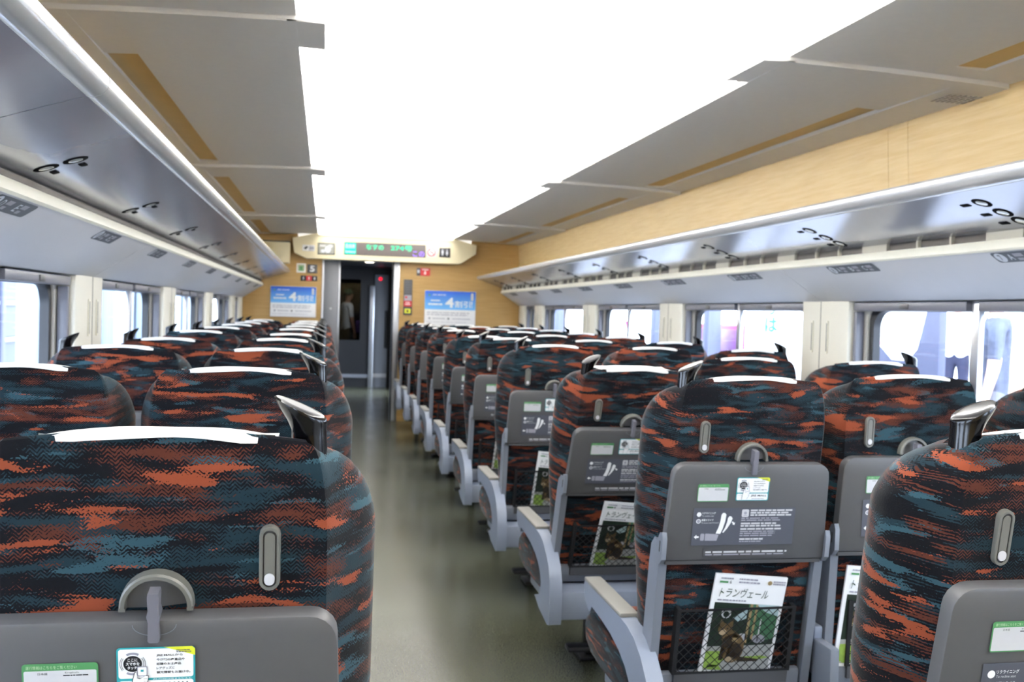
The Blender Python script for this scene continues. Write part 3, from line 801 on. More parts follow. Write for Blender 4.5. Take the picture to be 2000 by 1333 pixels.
def tray_mesh():
    mb = MB(); r = .032; n = 5
    def outline(i):
        w0, w1, h0, h1 = .208-i, .199-i, TH0+i, TH1-i
        pts = [(-w0, h0), (w0, h0)]
        pts += [(w1-r+r*math.cos(math.radians(90*k/n)), h1-r+r*math.sin(math.radians(90*k/n))) for k in range(n+1)]
        pts += [(-w1+r-r*math.sin(math.radians(90*k/n)), h1-r+r*math.cos(math.radians(90*k/n))) for k in range(n+1)]
        return pts
    mb.loft([[(x, y, z) for x, z in outline(i)] for i, y in ((0, .0), (0, -.019), (.0015, -.0225), (.005, -.024))], PLASTIC)
    # half-round finger notch under the latch
    k = 12
    A = [(.0235*math.cos(PI+PI*i/k), TH1-.005+.0135*math.sin(PI+PI*i/k)) for i in range(k+1)]
    B = [(.0227*math.cos(PI+PI*i/k), TH1-.005+.0127*math.sin(PI+PI*i/k)) for i in range(k+1)]
    mb.add([(x, -.0246, z) for x, z in A]+[(x, -.0246, z) for x, z in B], [(i, i+1, k+2+i, k+1+i) for i in range(k)], TRIMGREY)
    # long groove at the hinge edge
    mb.box(-.200, .200, -.0215, -.010, TH0-.010, TH0-.001, PLASTIC_DK)
    return mb.mesh('tray_table', 30)

def sticker_green():
    p = Print(.0002); w, h = .078, .044
    p.rrect(0, w, 0, h, .004, GREEN); p.up(); p.rrect(.0018, w-.0018, .0018, h-.0085, .002, SILVER); p.up()
    p.text('運行情報はこちらをご覧ください', .004, h-.0066, .052, .0042, mat('pale_green', 'b5cfa8', .5))
    p.text('日本語', .016, h-.0135, .010, .003, BLACK); p.text('English', .044, h-.0125, .014, .0022, BLACK); p.lines(.042, .076, [h-.0152], .0013, BLACK, 2)
    return p.mesh('notice_sticker')
def sticker_mall():
    p = Print(.0002); w, h = .083, .058
    p.rrect(0, w, 0, h, .004, TEAL); p.up()
    p.rrect(.002, w-.002, .0205, h-.002, .003, WHITE); p.rrect(.002, w-.002, .0018, .0175, .003, WHITE); p.up()
    p.poly([(w*.60, h), (w-.003, h), (w, h-.003), (w, h-.011)], YELLOW); p.up()
    p.lines(w*.76, w*.99, [h-.0048, h-.0068], .0011, LABELGREY, 2)
    cx, cy = .017, .0385
    p.disc(cx, cy, .0098, BLACK, 24)
    p.arc(cx, cy, .0112, .0138, 60, 120, MIDGREY); p.arc(cx, cy, .0112, .0138, 240, 300, MIDGREY)
    for r in (.0115, .0131): p.arc(cx, cy, r, r+.0005, -35, 35, BLACK); p.arc(cx, cy, r, r+.0005, 145, 215, BLACK)
    p.up()
    p.text('ここに', cx-.0052, cy+.0030, .0104, .0036, WHITE, .02); p.text('スマホを', cx-.0072, cy-.0018, .0144, .0038, WHITE, .02); p.text('タッチ!', cx-.0056, cy-.0066, .0112, .0038, WHITE, .02)
    for i, s in enumerate(('JRE MALLから', '今が旬の産直品や', '話題のお土産品', 'レアグッズに', '観光情報もお届け中。')):
        p.text(s, .042, .0465-.0052*i, (.028, .030, .026, .019, .036)[i], .0032, BLACK, .015)
    p.text('JRE POINTが貯まる/使える。', .038, .0182, .042, .0018, WHITE, .01)
    p.text('JRE MALL', .038, .0095, .040, .0055, BLACK, .02); p.lines(.004, .016, [.013], .0012, SILVER, 4); p.lines(.04, .078, [.004], .0016, MIDGREY, 5)
    # hand holding a phone
    p.up(); p.rrect(.0215, .0325, .0235, .0355, .0012, MIDGREY); p.up(); p.rrect(.0225, .0315, .0245, .0345, .001, WHITE); p.up(); p.rect(.0255, .0285, .0290, .0315, TEAL)
    p.up(); hand = [(.0155, .003), (.0155, .010), (.0175, .0205), (.0195, .0285), (.0212, .0285), (.0214, .0215), (.0245, .0205), (.0305, .0245), (.0335, .0235), (.0325, .0175), (.0320, .0120), (.0285, .0075), (.0265, .003)]
    p.poly([(x+(.0006 if x > .024 else -.0006), y+(.0006 if y > .015 else 0)) for x, y in hand], BLACK); p.up(); p.poly(hand, WHITE); p.up()
    for y in (.0205, .0175, .0145): p.rect(.0285, .0325, y, y+.0003, BLACK)
    return p.mesh('shop_sticker')
def sticker_guide():
    p = Print(.0002); w, h = .260, .094
    p.rect(0, w, 0, h, LABELGREY); p.up()
    p.disc(.014, .078, .0058, WHITE, 16); p.disc(.014, .061, .0058, WHITE, 16); p.up(); p.disc(.014, .061, .0044, MIDGREY, 16)
    p.text('リクライニング', .0215, .0785, .034, .0055, WHITE, .01); p.text('To recline seat', .0215, .0725, .030, .0038, SILVER)
    p.text('座面スライド', .0215, .0615, .030, .0055, WHITE, .01); p.text('To move seat forward', .0215, .0552, .043, .0038, SILVER)
    back = [(.060, .030), (.066, .045), (.0695, .062), (.0705, .076), (.0735, .0815), (.0795, .0815), (.083, .077), (.0815, .060), (.077, .042), (.072, .029)]
    p.poly(back, WHITE)
    p.poly([(.077, .033), (.083, .045), (.0865, .058), (.088, .069), (.0915, .0735), (.097, .072), (.0995, .067), (.096, .056), (.088, .042), (.079, .031)], WHITE)
    p.rrect(.022, .032, .012, .030, .003, MIDGREY); p.poly([(.034, .012), (.064, .0115), (.068, .026), (.062, .0285), (.034, .030)], MIDGREY)
    p.poly([(.006, .0215), (.012, .027), (.012, .0235), (.018, .0235), (.018, .0195), (.012, .0195), (.012, .016)], WHITE)
    p.poly([(.101, .060), (.105, .056), (.107, .058), (.106, .051), (.100, .053), (.102, .055), (.098, .058)], WHITE)
    p.rrect(.122, .140, .071, .090, .003, SILVER); p.up(); p.disc(.131, .081, .004, MIDGREY, 10); p.rect(.126, .136, .074, .0755, MIDGREY)
    p.lines(.144, .256, [.0855, .0795, .0735], .0040, SILVER, 21); p.lines(.122, .250, [.0665, .0615], .0026, MIDGREY, 22)
    p.lines(.122, .240, [.0525, .0465, .0385], .0040, SILVER, 23); p.lines(.122, .232, [.0330, .0280, .0225], .0026, MIDGREY, 24); p.lines(.122, .19, [.0130], .0040, SILVER, 25); p.lines(.122, .19, [.0075], .0026, MIDGREY, 26)
    return p.mesh('instruction_label')
def sticker_strip():
    p = Print(.0002); p.rect(0, .21, 0, .020, PLASTIC_DK); p.up(); p.lines(.005, .215, [.0105], .0042, SILVER, 31); p.lines(.005, .21, [.0045], .0028, MIDGREY, 32)
    return p.mesh('table_notice')

def side_frame_mesh(s):
    mb = MB()
    mb.prism([(s*.192, -.03), (s*.192, .335), (s*.197, .35), (s*.209, .35), (s*.2135, .33), (s*.2135, -.03)], 'y', -.020, .045, TRIMGREY)
    return mb.mesh('side_frame', 30)
def bracket_mesh(s):
    mb = MB()
    pts = [(.000, .300), (-.030, .305), (-.042, .320), (-.040, .372), (-.032, .385), (-.018, .380), (.0, .35)]
    mb.prism([(y, z) for y, z in pts], 'x', min(s*.204, s*.2155), max(s*.204, s*.2155), TRIMGREY)
    mb.rbox(min(s*.2155, s*.2170), max(s*.2155, s*.2170), -.028, -.022, .335, .362, .0008, PLASTIC_DK)
    return mb.mesh('tray_bracket', 30)
def net_mesh():
    mb = MB(); x0, x1, z0, z1 = -.150, .150, .015, .180; y = -.026
    def bar(a, b_, wd):
        d = Vector(b_)-Vector(a); n_ = Vector((-d.y, d.x)).normalized()*wd/2
        q = [Vector(a)+n_, Vector(a)-n_, Vector(b_)-n_, Vector(b_)+n_]
        mb.add([(p.x, y-.0007, p.y) for p in q]+[(p.x, y+.0007, p.y) for p in q], [(0, 1, 2, 3), (7, 6, 5, 4), (0, 4, 5, 1), (1, 5, 6, 2), (2, 6, 7, 3), (3, 7, 4, 0)], NETBLACK)
    st = .0235; W, H = x1-x0, z1-z0
    k = -H
    while k < W:
        for flip in (0, 1):
            a = (max(0, k), max(0, -k)); e = min(W-a[0], H-a[1]); c = (a[0]+e, a[1]+e)
            if e < .004: continue
            if flip: a, c = (W-a[0], a[1]), (W-c[0], c[1])
            bar((x0+a[0], z0+a[1]), (x0+c[0], z0+c[1]), .0016)
        k += st
    bar((x0-.002, z1), (x1+.002, z1+.002), .006); bar((x0-.002, z0), (x1+.002, z0), .006)
    for sx, a0 in ((-1, x0), (1, x1)):
        mb.prism([(a0-.005, z0-.004), (a0+.005, z0-.004), (a0+.005, z1+.004), (a0-.005, z1+.004)], 'y', y, .0, NETBLACK)
    return mb.mesh('pocket_net', 0)
def shell_mesh():
    mb = MB(); mb.rbox(-.190, .190, -.018, .05, -.055, .010, .008, TRIMGREY); mb.box(-.150, .150, -.0265, -.016, -.02, .014, PLASTIC_DK)
    return mb.mesh('lower_shell', 30)
def cushion_mesh():
    mb = MB()
    prof = [(.185, .320), (.165, .36), (.178, .405), (.24, .430), (.40, .443), (.52, .450), (.60, .440), (.640, .41), (.648, .37), (.632, .325), (.59, .300), (.48, .290), (.26, .294)]
    rings = []
    for x, sh in ((-.226, .66), (-.222, .82), (-.210, .94), (-.190, 1.0), (.190, 1.0), (.210, .94), (.222, .82), (.226, .66)):
        cy, cz = .42, .37
        rings.append([Vector((x, cy+(y-cy)*(.9+.1*sh), cz+(z-cz)*sh)) for y, z in prof])
    mb.loft(rings, FABRIC)
    return mb.mesh('seat_cushion', 40)
def beam_mesh(w0, w1):
    mb = MB(); mb.rbox(w0, w1, .020, .50, .255, .352, .006, ARMGREY)
    mb.rbox(w0+.01, w1-.01, .12, .48, .245, .258, .004, PLASTIC_DK)
    return mb.mesh('base_beam', 30)
def foot_mesh():
    mb = MB()
    mb.rbox(-.04, .06, .32, .44, .0, .016, .005, BLACK); mb.rbox(-.012, .032, .35, .41, .0, .26, .008, BLACK)
    return mb.mesh('pedestal', 30)
def pedal_mesh():
    mb = MB(); mb.rbox(-.14, .14, .12, .18, .105, .125, .007, BLACK); mb.rbox(.10, .116, .15, .40, .11, .125, .003, BLACK)
    return mb.mesh('footrest_bar', 30)
def arm_panel_mesh(s):
    """end panel of the bench: x outward = s"""
    mb = MB()
    pts = [(.030, .240), (.004, .246), (.000, .262), (-.004, .345), (.004, .395), (.030, .440), (.075, .478), (.130, .506), (.185, .518), (.245, .521), (.60, .522), (.606, .505), (.590, .466), (.545, .444), (.530, .452), (.518, .468), (.42, .462), (.33, .452), (.25, .434), (.195, .412), (.158, .386), (.142, .355), (.148, .325), (.175, .302), (.240, .284), (.16, .258)]
    mb.prism(pts, 'x', min(s*.200, s*.243), max(s*.200, s*.243), ARMGREY)
    return mb.mesh('armrest_panel', 30)
def arm_cap_mesh(s):
    mb = MB(); mb.rbox(min(s*.192, s*.244), max(s*.192, s*.244), .245, .607, .519, .532, .005, mat('armrest_cap', '85827b', .45, var=.03))
    return mb.mesh('armrest_cap', 30)
def mid_arm_mesh():
    mb = MB(); mb.rbox(-.0125, .0125, .10, .58, .49, .53, .006, ARMGREY); mb.rbox(-.0125, .0125, .015, .11, .36, .50, .005, TRIMGREY)
    mb.lathe([(0, -.004), (.006, -.003), (.006, 0)], SILVER, Matrix.Translation((0, .013, .40)) @ Matrix.Rotation(-PI/2, 4, 'X'), 10)
    return mb.mesh('middle_armrest', 30)

ME = dict(back0=back_mesh(0), **{'back1': back_mesh(1), 'back-1': back_mesh(-1)}, cover=cover_mesh(), hook=hook_mesh(), hookarm=hook_arm_mesh(), latch=latch_mesh(), lever=lever_mesh(), tray=tray_mesh(),
          sg=sticker_green(), sm=sticker_mall(), si=sticker_guide(), ss=sticker_strip(), net=net_mesh(), shell=shell_mesh(), cushion=cushion_mesh(), foot=foot_mesh(), pedal=pedal_mesh(), midarm=mid_arm_mesh())
for s in (-1, 1):
    for k_, fn in (('grip', grip_mesh), ('frame', side_frame_mesh), ('bracket', bracket_mesh), ('panel', arm_panel_mesh), ('cap', arm_cap_mesh)): ME[k_+str(s)] = fn(s)
ME['beam'] = beam_mesh(-.204, .204); ME['beamw'] = beam_mesh(-.240, .240)

def recline_mx(deg): return Matrix.Translation((0, .119, PIVZ)) @ Matrix.Rotation(math.radians(deg), 4, 'X')
ORD = ['first', 'second', 'third', 'fourth', 'fifth', 'sixth', 'seventh', 'eighth', 'ninth', 'tenth']
GRIP_PREV = {}
MAG_SPOTS = []
def seat(x, row, block, place, deg, grip):
    """grip: side (-1 / +1) of the grab handle, 0 = none"""
    y = ROW0+PITCH*row
    t = empty('train_seat', (x, y, 0))
    lab = '%s seat in rust and teal camouflage, %s block, %s row from the camera' % (place, block, ORD[row])
    tag(t, lab, 'seat', 'rust and teal train seats')
    M = recline_mx(deg)
    def P(nm, me, parent=t, mx=M): return link(nm, me, parent, mx)
    I = Matrix.Identity(4)
    P('backrest', ME['back'+str(grip)]); P('headrest_cover', ME['cover'])
    if grip: P('grab_handle', ME['grip'+str(-grip)], t, M @ Matrix.Translation((grip*.163, .040, .7165)) @ Matrix.Rotation(math.radians(-8), 4, 'X'))
    hs = grip if grip else -1
    hk = P('hook_plate', ME['hook'], t, M @ Matrix.Translation((hs*.121, -.006, .613)))
    if row < 7: P('hook_arm', ME['hookarm'], hk, I)
    la = P('tray_latch', ME['latch'], t, M @ Matrix.Translation((0, -.009, .562))); P('lever', ME['lever'], la, I)
    tr = P('tray_table', ME['tray'], t, M @ Matrix.Translation((0, -.008, 0)))
    if row < 8:
        F = -.0262
        P('notice_sticker', ME['sg'], tr, rear_at(-.137, F, .462)); P('shop_sticker', ME['sm'], tr, rear_at(-.040, F, .464))
        P('instruction_label', ME['si'], tr, rear_at(-.142, F, .352)); P('table_notice', ME['ss'], tr, rear_at(-.108, F, .322))
    for s in (-1, 1): P('side_frame', ME['frame'+str(s)]); P('tray_bracket', ME['bracket'+str(s)])
    P('pocket_net', ME['net']); P('lower_shell', ME['shell'])
    P('seat_cushion', ME['cushion'], t, I); P('base_beam', ME['beam'], t, I)
    P('pedestal', ME['foot'], t, I); P('footrest_bar', ME['pedal'], t, I)
    out = {'left': 1, 'right': -1}[block.split('-')[0]]
    if place == 'aisle': e = out
    elif place == 'window': e = -out
    else: e = 0
    if e: P('armrest_panel', ME['panel'+str(e)], t, I); P('armrest_cap', ME['cap'+str(e)], t, I)
    if place != 'window': P('middle_armrest', ME['midarm'], t, Matrix.Translation((-out*(.2285 if out > 0 else .237), 0, 0)))
    return t, M

RECL = {('R', 2, 0): 20, ('R', 5, 0): 15, ('R', 1, 1): 3, ('R', 2, 1): 7, ('L', 4, 0): 11, ('R', 0, 0): 9, ('L', 0, 0): 11.3, ('L', 3, 1): 12}
for row in range(10):
    for i, (x, place, g) in enumerate(((-.845, 'aisle', 1), (-1.302, 'window', -1))):
        if (row, i) == (0, 1): continue                      # outside the picture
        seat(x, row, 'left-hand', place, RECL.get(('L', row, i), 9), g)
    for i, (x, place, g) in enumerate(((.343, 'aisle', -1), (.808, 'middle', 0), (1.284, 'window', 1))):
        if row == 0 and i: continue                          # outside the picture
        t, M = seat(x+(.004 if row == 0 else 0), row, 'right-hand', place, RECL.get(('R', row, i), 9), g)
        if (i == 0 and 1 <= row <= 4) or (i == 1 and row == 1): MAG_SPOTS.append((t, M, row, i))

# ------------------------------------------------------------------ magazines in the seat pockets
def magazine_print():
    p = Print(.0003); w, h = .190, .262
    dg = mat('cover_dark_green', '1c2a20', .4, var=.5, scale=60); mg = mat('cover_mid_green', '3f6a4c', .4, var=.5, scale=70); lg = mat('cover_grass', '8fae4c', .4, var=.35, scale=90)
    path = mat('cover_path', 'a9aaa8', .4, var=.15, scale=60); fur = mat('cover_cat_fur', '6b5638', .4, var=.6, scale=160); fur2 = mat('cover_cat_dark', '33281d', .4, var=.4, scale=160); cream = mat('cover_cat_pale', 'b9a384', .4, var=.2, scale=120)
    title = mat('cover_title_green', '26402a', .4); post = mat('cover_post', 'a08a63', .4, var=.3, scale=60); pale = mat('cover_pale', 'b5cdd0', .4, var=.2, scale=60)
    p.rect(0, w, 0, h, WHITE); p.up()
    P0, P1 = .008, .188
    p.rect(.010, w-.008, P0, P1, dg); p.up()
    p.poly([(.10, P1), (w-.008, P1), (w-.008, .10), (.13, .09), (.11, .13)], mg)
    p.poly([(.010, P0), (w-.008, P0), (w-.008, .085), (.11, .078), (.010, .070)], path); p.up()
    p.poly([(.12, P1), (w-.008, P1), (w-.008, .160), (.15, .168)], pale); p.poly([(.065, .150), (.10, .175), (.10, .150), (.08, .140)], pale)
    p.rect(.105, .112, .085, P1, post); p.rect(.120, .126, .095, P1, post); p.rect(.138, .142, .09, .15, SILVER)
    p.disc(.045, .160, .013, SILVER, 14); p.disc(.142, .098, .018, MIDGREY, 12, .012); p.disc(.098, .100, .012, SILVER, 12, .010); p.up(); p.disc(.045, .158, .008, dg, 12)
    p.poly([(.010, .012), (.05, .020), (.065, .045), (.045, .060), (.010, .058)], lg); p.poly([(.07, .036), (.15, .042), (w-.01, .050), (.16, .054), (.09, .046)], lg); p.poly([(.02, .010), (.06, .010), (.05, .022), (.02, .024)], lg)
    p.up()
    # tabby cat sitting on the path, looking left
    p.disc(.078, .070, .030, fur, 18, .040); p.disc(.066, .098, .022, fur, 16, .020)
    p.poly([(.046, .036), (.056, .036), (.064, .095), (.048, .085)], fur2); p.poly([(.064, .032), (.074, .032), (.078, .085), (.066, .085)], fur2)
    p.poly([(.095, .034), (.150, .038), (.152, .044), (.098, .048)], fur2)
    p.up(); p.disc(.050, .118, .019, fur, 16, .017)
    p.poly([(.034, .124), (.034, .146), (.048, .132)], fur); p.poly([(.054, .132), (.068, .146), (.068, .122)], fur)
    p.disc(.062, .086, .014, fur2, 12, .016); p.disc(.088, .062, .016, fur2, 12, .022); p.disc(.075, .040, .012, cream, 12, .007); p.up()
    p.disc(.044, .111, .010, cream, 12, .008); p.disc(.080, .092, .008, post, 10, .006); p.up(); p.disc(.042, .119, .0024, BLACK, 8); p.disc(.055, .121, .0024, BLACK, 8)
    # title and small print
    p.text('トランヴェール', .016, .204, .128, .024, title, .0, .18)
    p.lines(.014, .05, [.250], .004, MIDGREY, 41); p.rect(.012, .034, .240, .245, GREEN); p.text('6', .038, .239, .005, .008, BLACK)
    p.lines(.062, .12, [.250, .242], .004, MIDGREY, 42); p.disc(.144, .246, .006, post, 8); p.lines(.153, .186, [.248, .242], .004, MIDGREY, 43)
    p.lines(.014, .10, [.194], .0035, MIDGREY, 44)
    return p.mesh('cover_print')
mp = magazine_print()
mb = MB(); mb.rbox(0, .190, 0, .006, 0, .262, .0012, WHITE); magm = mb.mesh('pages', 30)
mwhere = {(1, 0): 'second row aisle seat at right', (1, 1): 'second row middle seat at right', (2, 0): 'third row aisle seat at right', (3, 0): 'fourth row aisle seat at right', (4, 0): 'fifth row aisle seat at right'}
mxo = {(1, 0): -.085, (1, 1): -.186, (2, 0): -.080, (3, 0): -.075, (4, 0): -.08}
for t, M, row, i in MAG_SPOTS:
    base = Matrix.Translation(t.location) @ M @ Matrix.Translation((mxo[(row, i)], -.0185, .012)) @ Matrix.Rotation(math.radians(5.0), 4, 'Y')
    e = empty('magazine'); e.matrix_world = base
    tag(e, 'cat cover magazine in the net pocket of the %s' % mwhere[(row, i)], 'magazine', 'magazines in the seat pockets')
    link('pages', magm, e); link('cover_print', mp, e, rear_at(0, -.0006, 0))

# ------------------------------------------------------------------ outside the windows
GROUND = mat('platform_concrete', '8c8c90', .8, var=.08, scale=6)
b = MB(); b.box(1.95, 14, -4, 34, -.4, -.02, GROUND); tag(b.build('floor_platform'), kind='structure')
b = MB(); b.box(-14, -1.95, -4, 44, -1.4, -1.2, GROUND); tag(b.build('floor_trackside'), kind='structure')
PALE = mat('pale_wall', '98a2ae', .7, var=.03, scale=4); BLUEGREY = mat('blue_grey_steel', '494c62', .5, var=.05); MISTGREY = mat('mist_grey', '60657a', .6, var=.05)
# left: station wall with columns and railed panels
t = empty('station_wall', (-5.2, 20, -1.2)); tag(t, 'pale station wall with columns seen through the left windows', 'wall')
c = MB(); c.box(-.2, 0, -15, 22, 0, 5, PALE); c.build('wall_slab', t)
y = 12.4
for k in range(7):
    yy = 13.2+3.9*k-20
    c = MB(); c.rbox(.05, .35, yy, yy+.42, 0, 5, .03, PALE); c.build('column', t)
    c = MB(); c.rbox(.02, .08, yy+1.0, yy+2.3, 0, 5, .01, MISTGREY); c.build('grey_panel', t)
    c = MB(); c.rbox(.08, .16, yy+1.35, yy+1.58, 0, 5, .02, BLUEGREY); c.build('post', t)
    for z in (1.9, 2.42): 
        c = MB(); c.rbox(.10, .14, yy+.9, yy+2.35, z, z+.05, .008, WHITE); c.build('rail', t)
# right: things on the platform
t = empty('platform_board', (5.0, 8.95, 0)); tag(t, 'blue grey platform board with a white curved print, seen through the nearest right window', 'board')
c = MB(); c.rbox(0, .08, -.62, 1.0, .02, 2.3, .01, BLUEGREY); c.build('panel', t)
pr = Print(.001)
pr.poly([(-.85, .25), (-.62, .18), (-.35, .12), (-.15, .0), (.13, .0), (.28, .12), (.36, .34), (.45, .6), (.55, .9), (.5, 1.3), (-.85, 1.3)], WHITE); pr.up()
pr.poly([(-.5, .17), (-.3, .13), (-.2, .16), (-.3, .19)], mat('print_pink', 'e0a0b4', .5))
pm = Matrix(((0, 0, -1, -.002), (-1, 0, 0, 0), (0, 1, 0, .95), (0, 0, 0, 1))); link('print', pr.mesh('board_print'), t, pm)
t = empty('white_banner', (3.4, 8.56, -.02)); tag(t, 'white platform banner with cyan lettering, seen through the second right window', 'banner')
c = MB(); c.rbox(0, .03, -.55, .55, .55, 1.85, .008, mat('banner_white', 'f6f8f8', .7, var=.01)); c.build('sheet', t)
for yy in (-.5, .5):
    c = MB(); c.rbox(.03, .07, yy-.02, yy+.02, 0, 1.9, .008, STEEL); c.build('pole', t)
CYAN = mat('print_cyan', '0a8f96', .5)
pr = Print(.001); pr.text('っ', -.06, 1.36, .17, .08, CYAN, .03); pr.text('は', -.10, 1.20, .26, .14, CYAN, .03)
link('print', pr.mesh('banner_print'), t, Matrix(((0, 0, -1, -.002), (-1, 0, 0, 0), (0, 1, 0, .02), (0, 0, 0, 1))))
PINK = mat('pink_paint', 'a8246e', .5, var=.12, scale=8); PINK2 = mat('red_pink_paint', 'a03052', .5, var=.1)
def machine(x, y, m, lab, dp=.75):
    t = empty('vending_machine', (x, y, -.02)); tag(t, lab, 'vending machine')
    c = MB(); c.rbox(0, dp, -.5, .5, 0, 1.25, .03, m); c.build('casing', t)
    c = MB(); c.rbox(-.02, .01, -.42, .42, .75, 1.18, .008, mat('display_violet', '7a4a86', .4)); c.build('display_window', t)
    c = MB(); c.rbox(-.02, .01, -.25, .25, .25, .42, .008, BLACK); c.build('tray_flap', t)
machine(5.5, 14.4, PINK, 'pink vending machine behind the white banner, seen through the second right window')
machine(5.6, 16.0, PINK2, 'red pink vending machine at the far end of the second right window')
machine(4.9, 18.9, PINK, 'pink vending machine seen through the third right window', .28)
for x, y, lab in ((5.2, 14.35, 'grey steel column beside the pink vending machine'), (4.6, 15.1, 'grey steel column seen at the near end of the third right window'), (5.0, 23.7, 'grey steel column seen through the fourth right window')):
    t = empty('platform_column', (x, y, -.02)); tag(t, lab, 'column')
    c = MB(); c.rbox(-.11, .11, -.11, .11, 0, 3.4, .015, MISTGREY); c.build('shaft', t)
    c = MB(); c.rbox(-.16, .16, -.16, .16, 0, .12, .02, BLUEGREY); c.build('base', t)
t = empty('white_cone', (4.4, 17.0, -.02)); tag(t, 'tall white folded parasol seen through the third right window', 'parasol')
c = MB(); c.lathe([(.5, .35), (.42, .6), (.12, 1.5), (.03, 1.62)], WHITE, n=16); c.build('canopy', t)
c = MB(); c.lathe([(.025, 0), (.025, 1.7)], STEEL, n=8); c.build('pole', t)

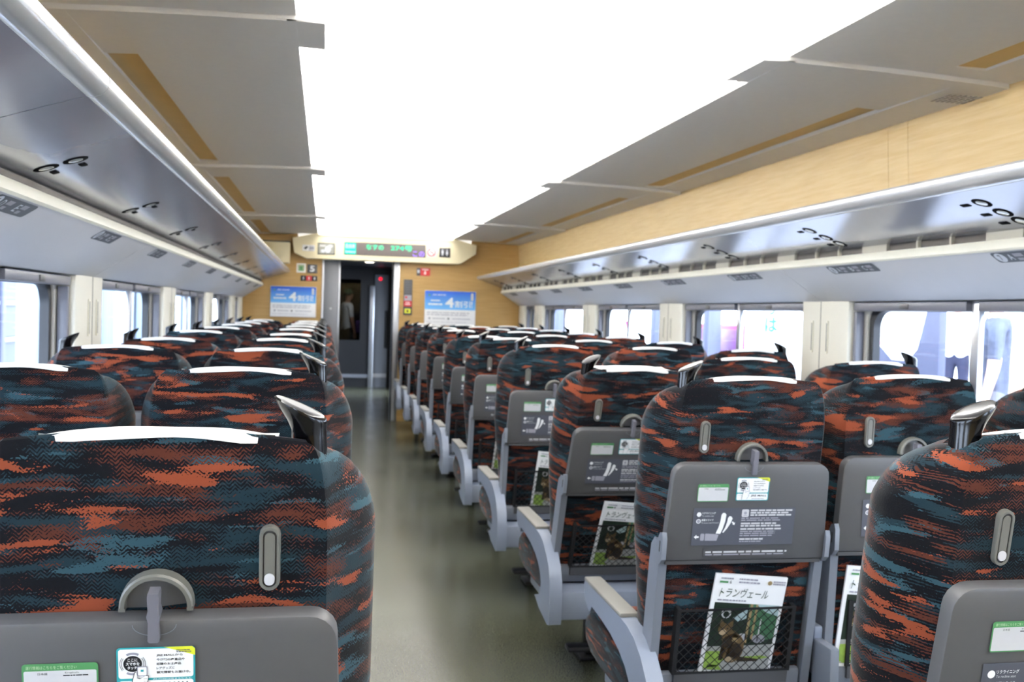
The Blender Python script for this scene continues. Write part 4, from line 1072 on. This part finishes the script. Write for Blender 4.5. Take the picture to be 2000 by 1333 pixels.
# ------------------------------------------------------------------ people
SKIN = mat('skin', 'c9987c', .6, var=.04); SKIN2 = mat('skin_light', 'd8ab92', .6, var=.04)
def person(label, loc, rotz, shirt, trousers, hair, skin=SKIN, height=1.7, arms=((.02, .0), (.02, .0)), cap=None):
    t = empty('person', loc); t.rotation_euler = (0, 0, rotz); tag(t, label, 'person'); k = height/1.72; t.scale = (k, k, k)
    V = []; R = []; E_ = []
    def add(p, r, par=None):
        V.append(p); R.append(r if isinstance(r, tuple) else (r, r))
        if par is not None: E_.append((par, len(V)-1))
        return len(V)-1
    pel = add((0, 0, .96), (.145, .105)); sp = add((0, 0, 1.13), (.135, .10), pel); ch = add((0, 0, 1.31), (.160, .112), sp)
    ub = add((0, -.01, 1.42), (.12, .085), ch); nb = add((0, 0, 1.485), .052, ub); nk = add((0, .012, 1.535), .050, nb)
    h0 = add((0, .03, 1.575), (.062, .075), nk); h1 = add((0, .025, 1.64), (.078, .092), h0); h2 = add((0, .018, 1.695), (.066, .080), h1); add((0, .012, 1.725), (.03, .04), h2)
    add((0, .125, 1.618), .012, h1)                       # nose
    for sx, (fw, out) in zip((-1, 1), arms):
        sh = add((sx*.165, -.01, 1.415), .062, ub); el = add((sx*(.215+out), -.01+fw*.5, 1.14), .045, sh); wr = add((sx*(.23+out*1.5), .03+fw, .905), .029, el)
        pa = add((sx*(.232+out*1.5), .045+fw, .845), (.020, .038), wr)
        for i in range(4):
            a = add((sx*(.232+out*1.5), .022+fw+.019*i, .790), .0095, pa); add((sx*(.228+out*1.5), .024+fw+.018*i, .752-.006*(i in (1, 2))), .008, a)
        a = add((sx*(.225+out*1.5), .085+fw, .835), .0105, pa); add((sx*(.222+out*1.5), .098+fw, .798), .009, a)
    for sx in (-1, 1):
        hp = add((sx*.088, 0, .88), .092, pel); kn = add((sx*.098, .012, .50), .062, hp); an = add((sx*.10, -.02, .10), .042, kn); add((sx*.112, .13, .045), (.045, .035), an)
    me = bpy.data.meshes.new('body'); me.from_pydata(V, E_, [])
    o = bpy.data.objects.new('body', me); COL.objects.link(o)
    md = o.modifiers.new('skin', 'SKIN'); md.use_smooth_shade = True
    for i, r in enumerate(R): me.skin_vertices[0].data[i].radius = r
    me.skin_vertices[0].data[0].use_root = True
    ss = o.modifiers.new('sub', 'SUBSURF'); ss.levels = 2; ss.render_levels = 2
    bpy.context.view_layer.update()
    m2 = bpy.data.meshes.new_from_object(o.evaluated_get(bpy.context.evaluated_depsgraph_get()))
    bpy.data.objects.remove(o)
    m2.materials.clear()
    for m in (skin, shirt, trousers, BLACK): m2.materials.append(m)
    for p in m2.polygons:
        c_ = p.center
        if c_.z > 1.475: i = 0
        elif c_.z > 1.19 or (c_.z > .945 and abs(c_.x) < .192): i = 1
        elif abs(c_.x) > .195 and c_.z > .6: i = 0
        elif c_.z > .10: i = 2
        else: i = 3
        p.material_index = i; p.use_smooth = True
    link('body', m2, t)
    hm = mat('hair_'+hair, hair, .6, var=.2, scale=80)
    mb = MB(); n = 14; rings = []
    for a in (0, 20, 40, 60, 80, 95, 108):
        ar = math.radians(a)
        rings.append([Vector((.094*math.sin(ar)*math.cos(q)+.0, .012+(.112*math.sin(ar)*math.sin(q))*(1 if math.sin(q) < .3 or a < 65 else .78), 1.655+.096*math.cos(ar)+(.05*max(0, math.sin(q)) if a > 70 else 0))) for q in [2*PI*i/n for i in range(n)]])
    mb.loft(rings, hm, True, False); mb.build('hair', t, None, 60)
    mb = MB()
    for sx in (-1, 1):
        mb.lathe([(0, -.004), (.009, -.002), (.010, .002)], BLACK, Matrix.Translation((sx*.032, .108, 1.648)) @ Matrix.Rotation(PI/2, 4, 'X'), 8)
        mb.lathe([(0, -.010), (.020, -.006), (.026, .0), (.018, .006)], skin, Matrix.Translation((sx*.080, .02, 1.63)) @ Matrix.Rotation(sx*PI/2, 4, 'Y'), 10)
    mb.rbox(-.024, .024, .100, .108, 1.582, 1.590, .003, mat('lips', '9a5a52', .6)); mb.build('face', t)
    if cap:
        mb = MB(); mb.lathe([(.001, .098), (.05, .090), (.085, .06), (.103, .015), (.104, .0)], cap, Matrix.Translation((0, .012, 1.668)), 18)
        mb.prism([(-.07, .09), (-.05, .16), (0, .185), (.05, .16), (.07, .09)], 'z', 1.665, 1.673, cap); mb.build('cap', t)
    return t
WSHIRT = mat('white_shirt', 'f0f0f2', .85, var=.03); NAVY = mat('navy_trousers', '2a2c44', .8, var=.1); GREYT = mat('grey_trousers', '6b6c74', .8, var=.1)
PATT = mat('patterned_shirt', '44485a', .85, var=.75, scale=14)
person('person in a white shirt and dark trousers on the platform, left of the window mullion', (7.42, 11.5, -.02), 2.2, WSHIRT, NAVY, '1c1a1c', SKIN2, 1.72)
person('person in a grey patterned shirt on the platform, right of the window mullion', (3.66, 5.75, -.02), .9, PATT, GREYT, '221d1c', SKIN2, 1.62)
person('person in a white shirt on the platform at the right edge of the picture', (2.96, 4.42, -.02), .4, WSHIRT, NAVY, '1b1918', SKIN2, 1.74)
pv = person('person in a white shirt and green cap seen through the dark vestibule door', (-.25, 19.7, 0), -1.15, WSHIRT, VESTDARK, '15120f', SKIN, 1.66, cap=mat('green_cap', '4f6a4c', .8))
t = empty('shoulder_bag', (.01, 19.45, .82)); tag(t, 'purple bag carried by the person in the vestibule', 'bag')
c = MB(); c.rbox(-.10, .10, -.05, .05, .0, .26, .035, mat('purple_cloth', '4a2f6a', .8), seg=3); c.build('pouch', t)
c = MB(); c.rbox(-.02, .0, -.012, .012, .25, .52, .005, BLACK); c.build('strap', t)
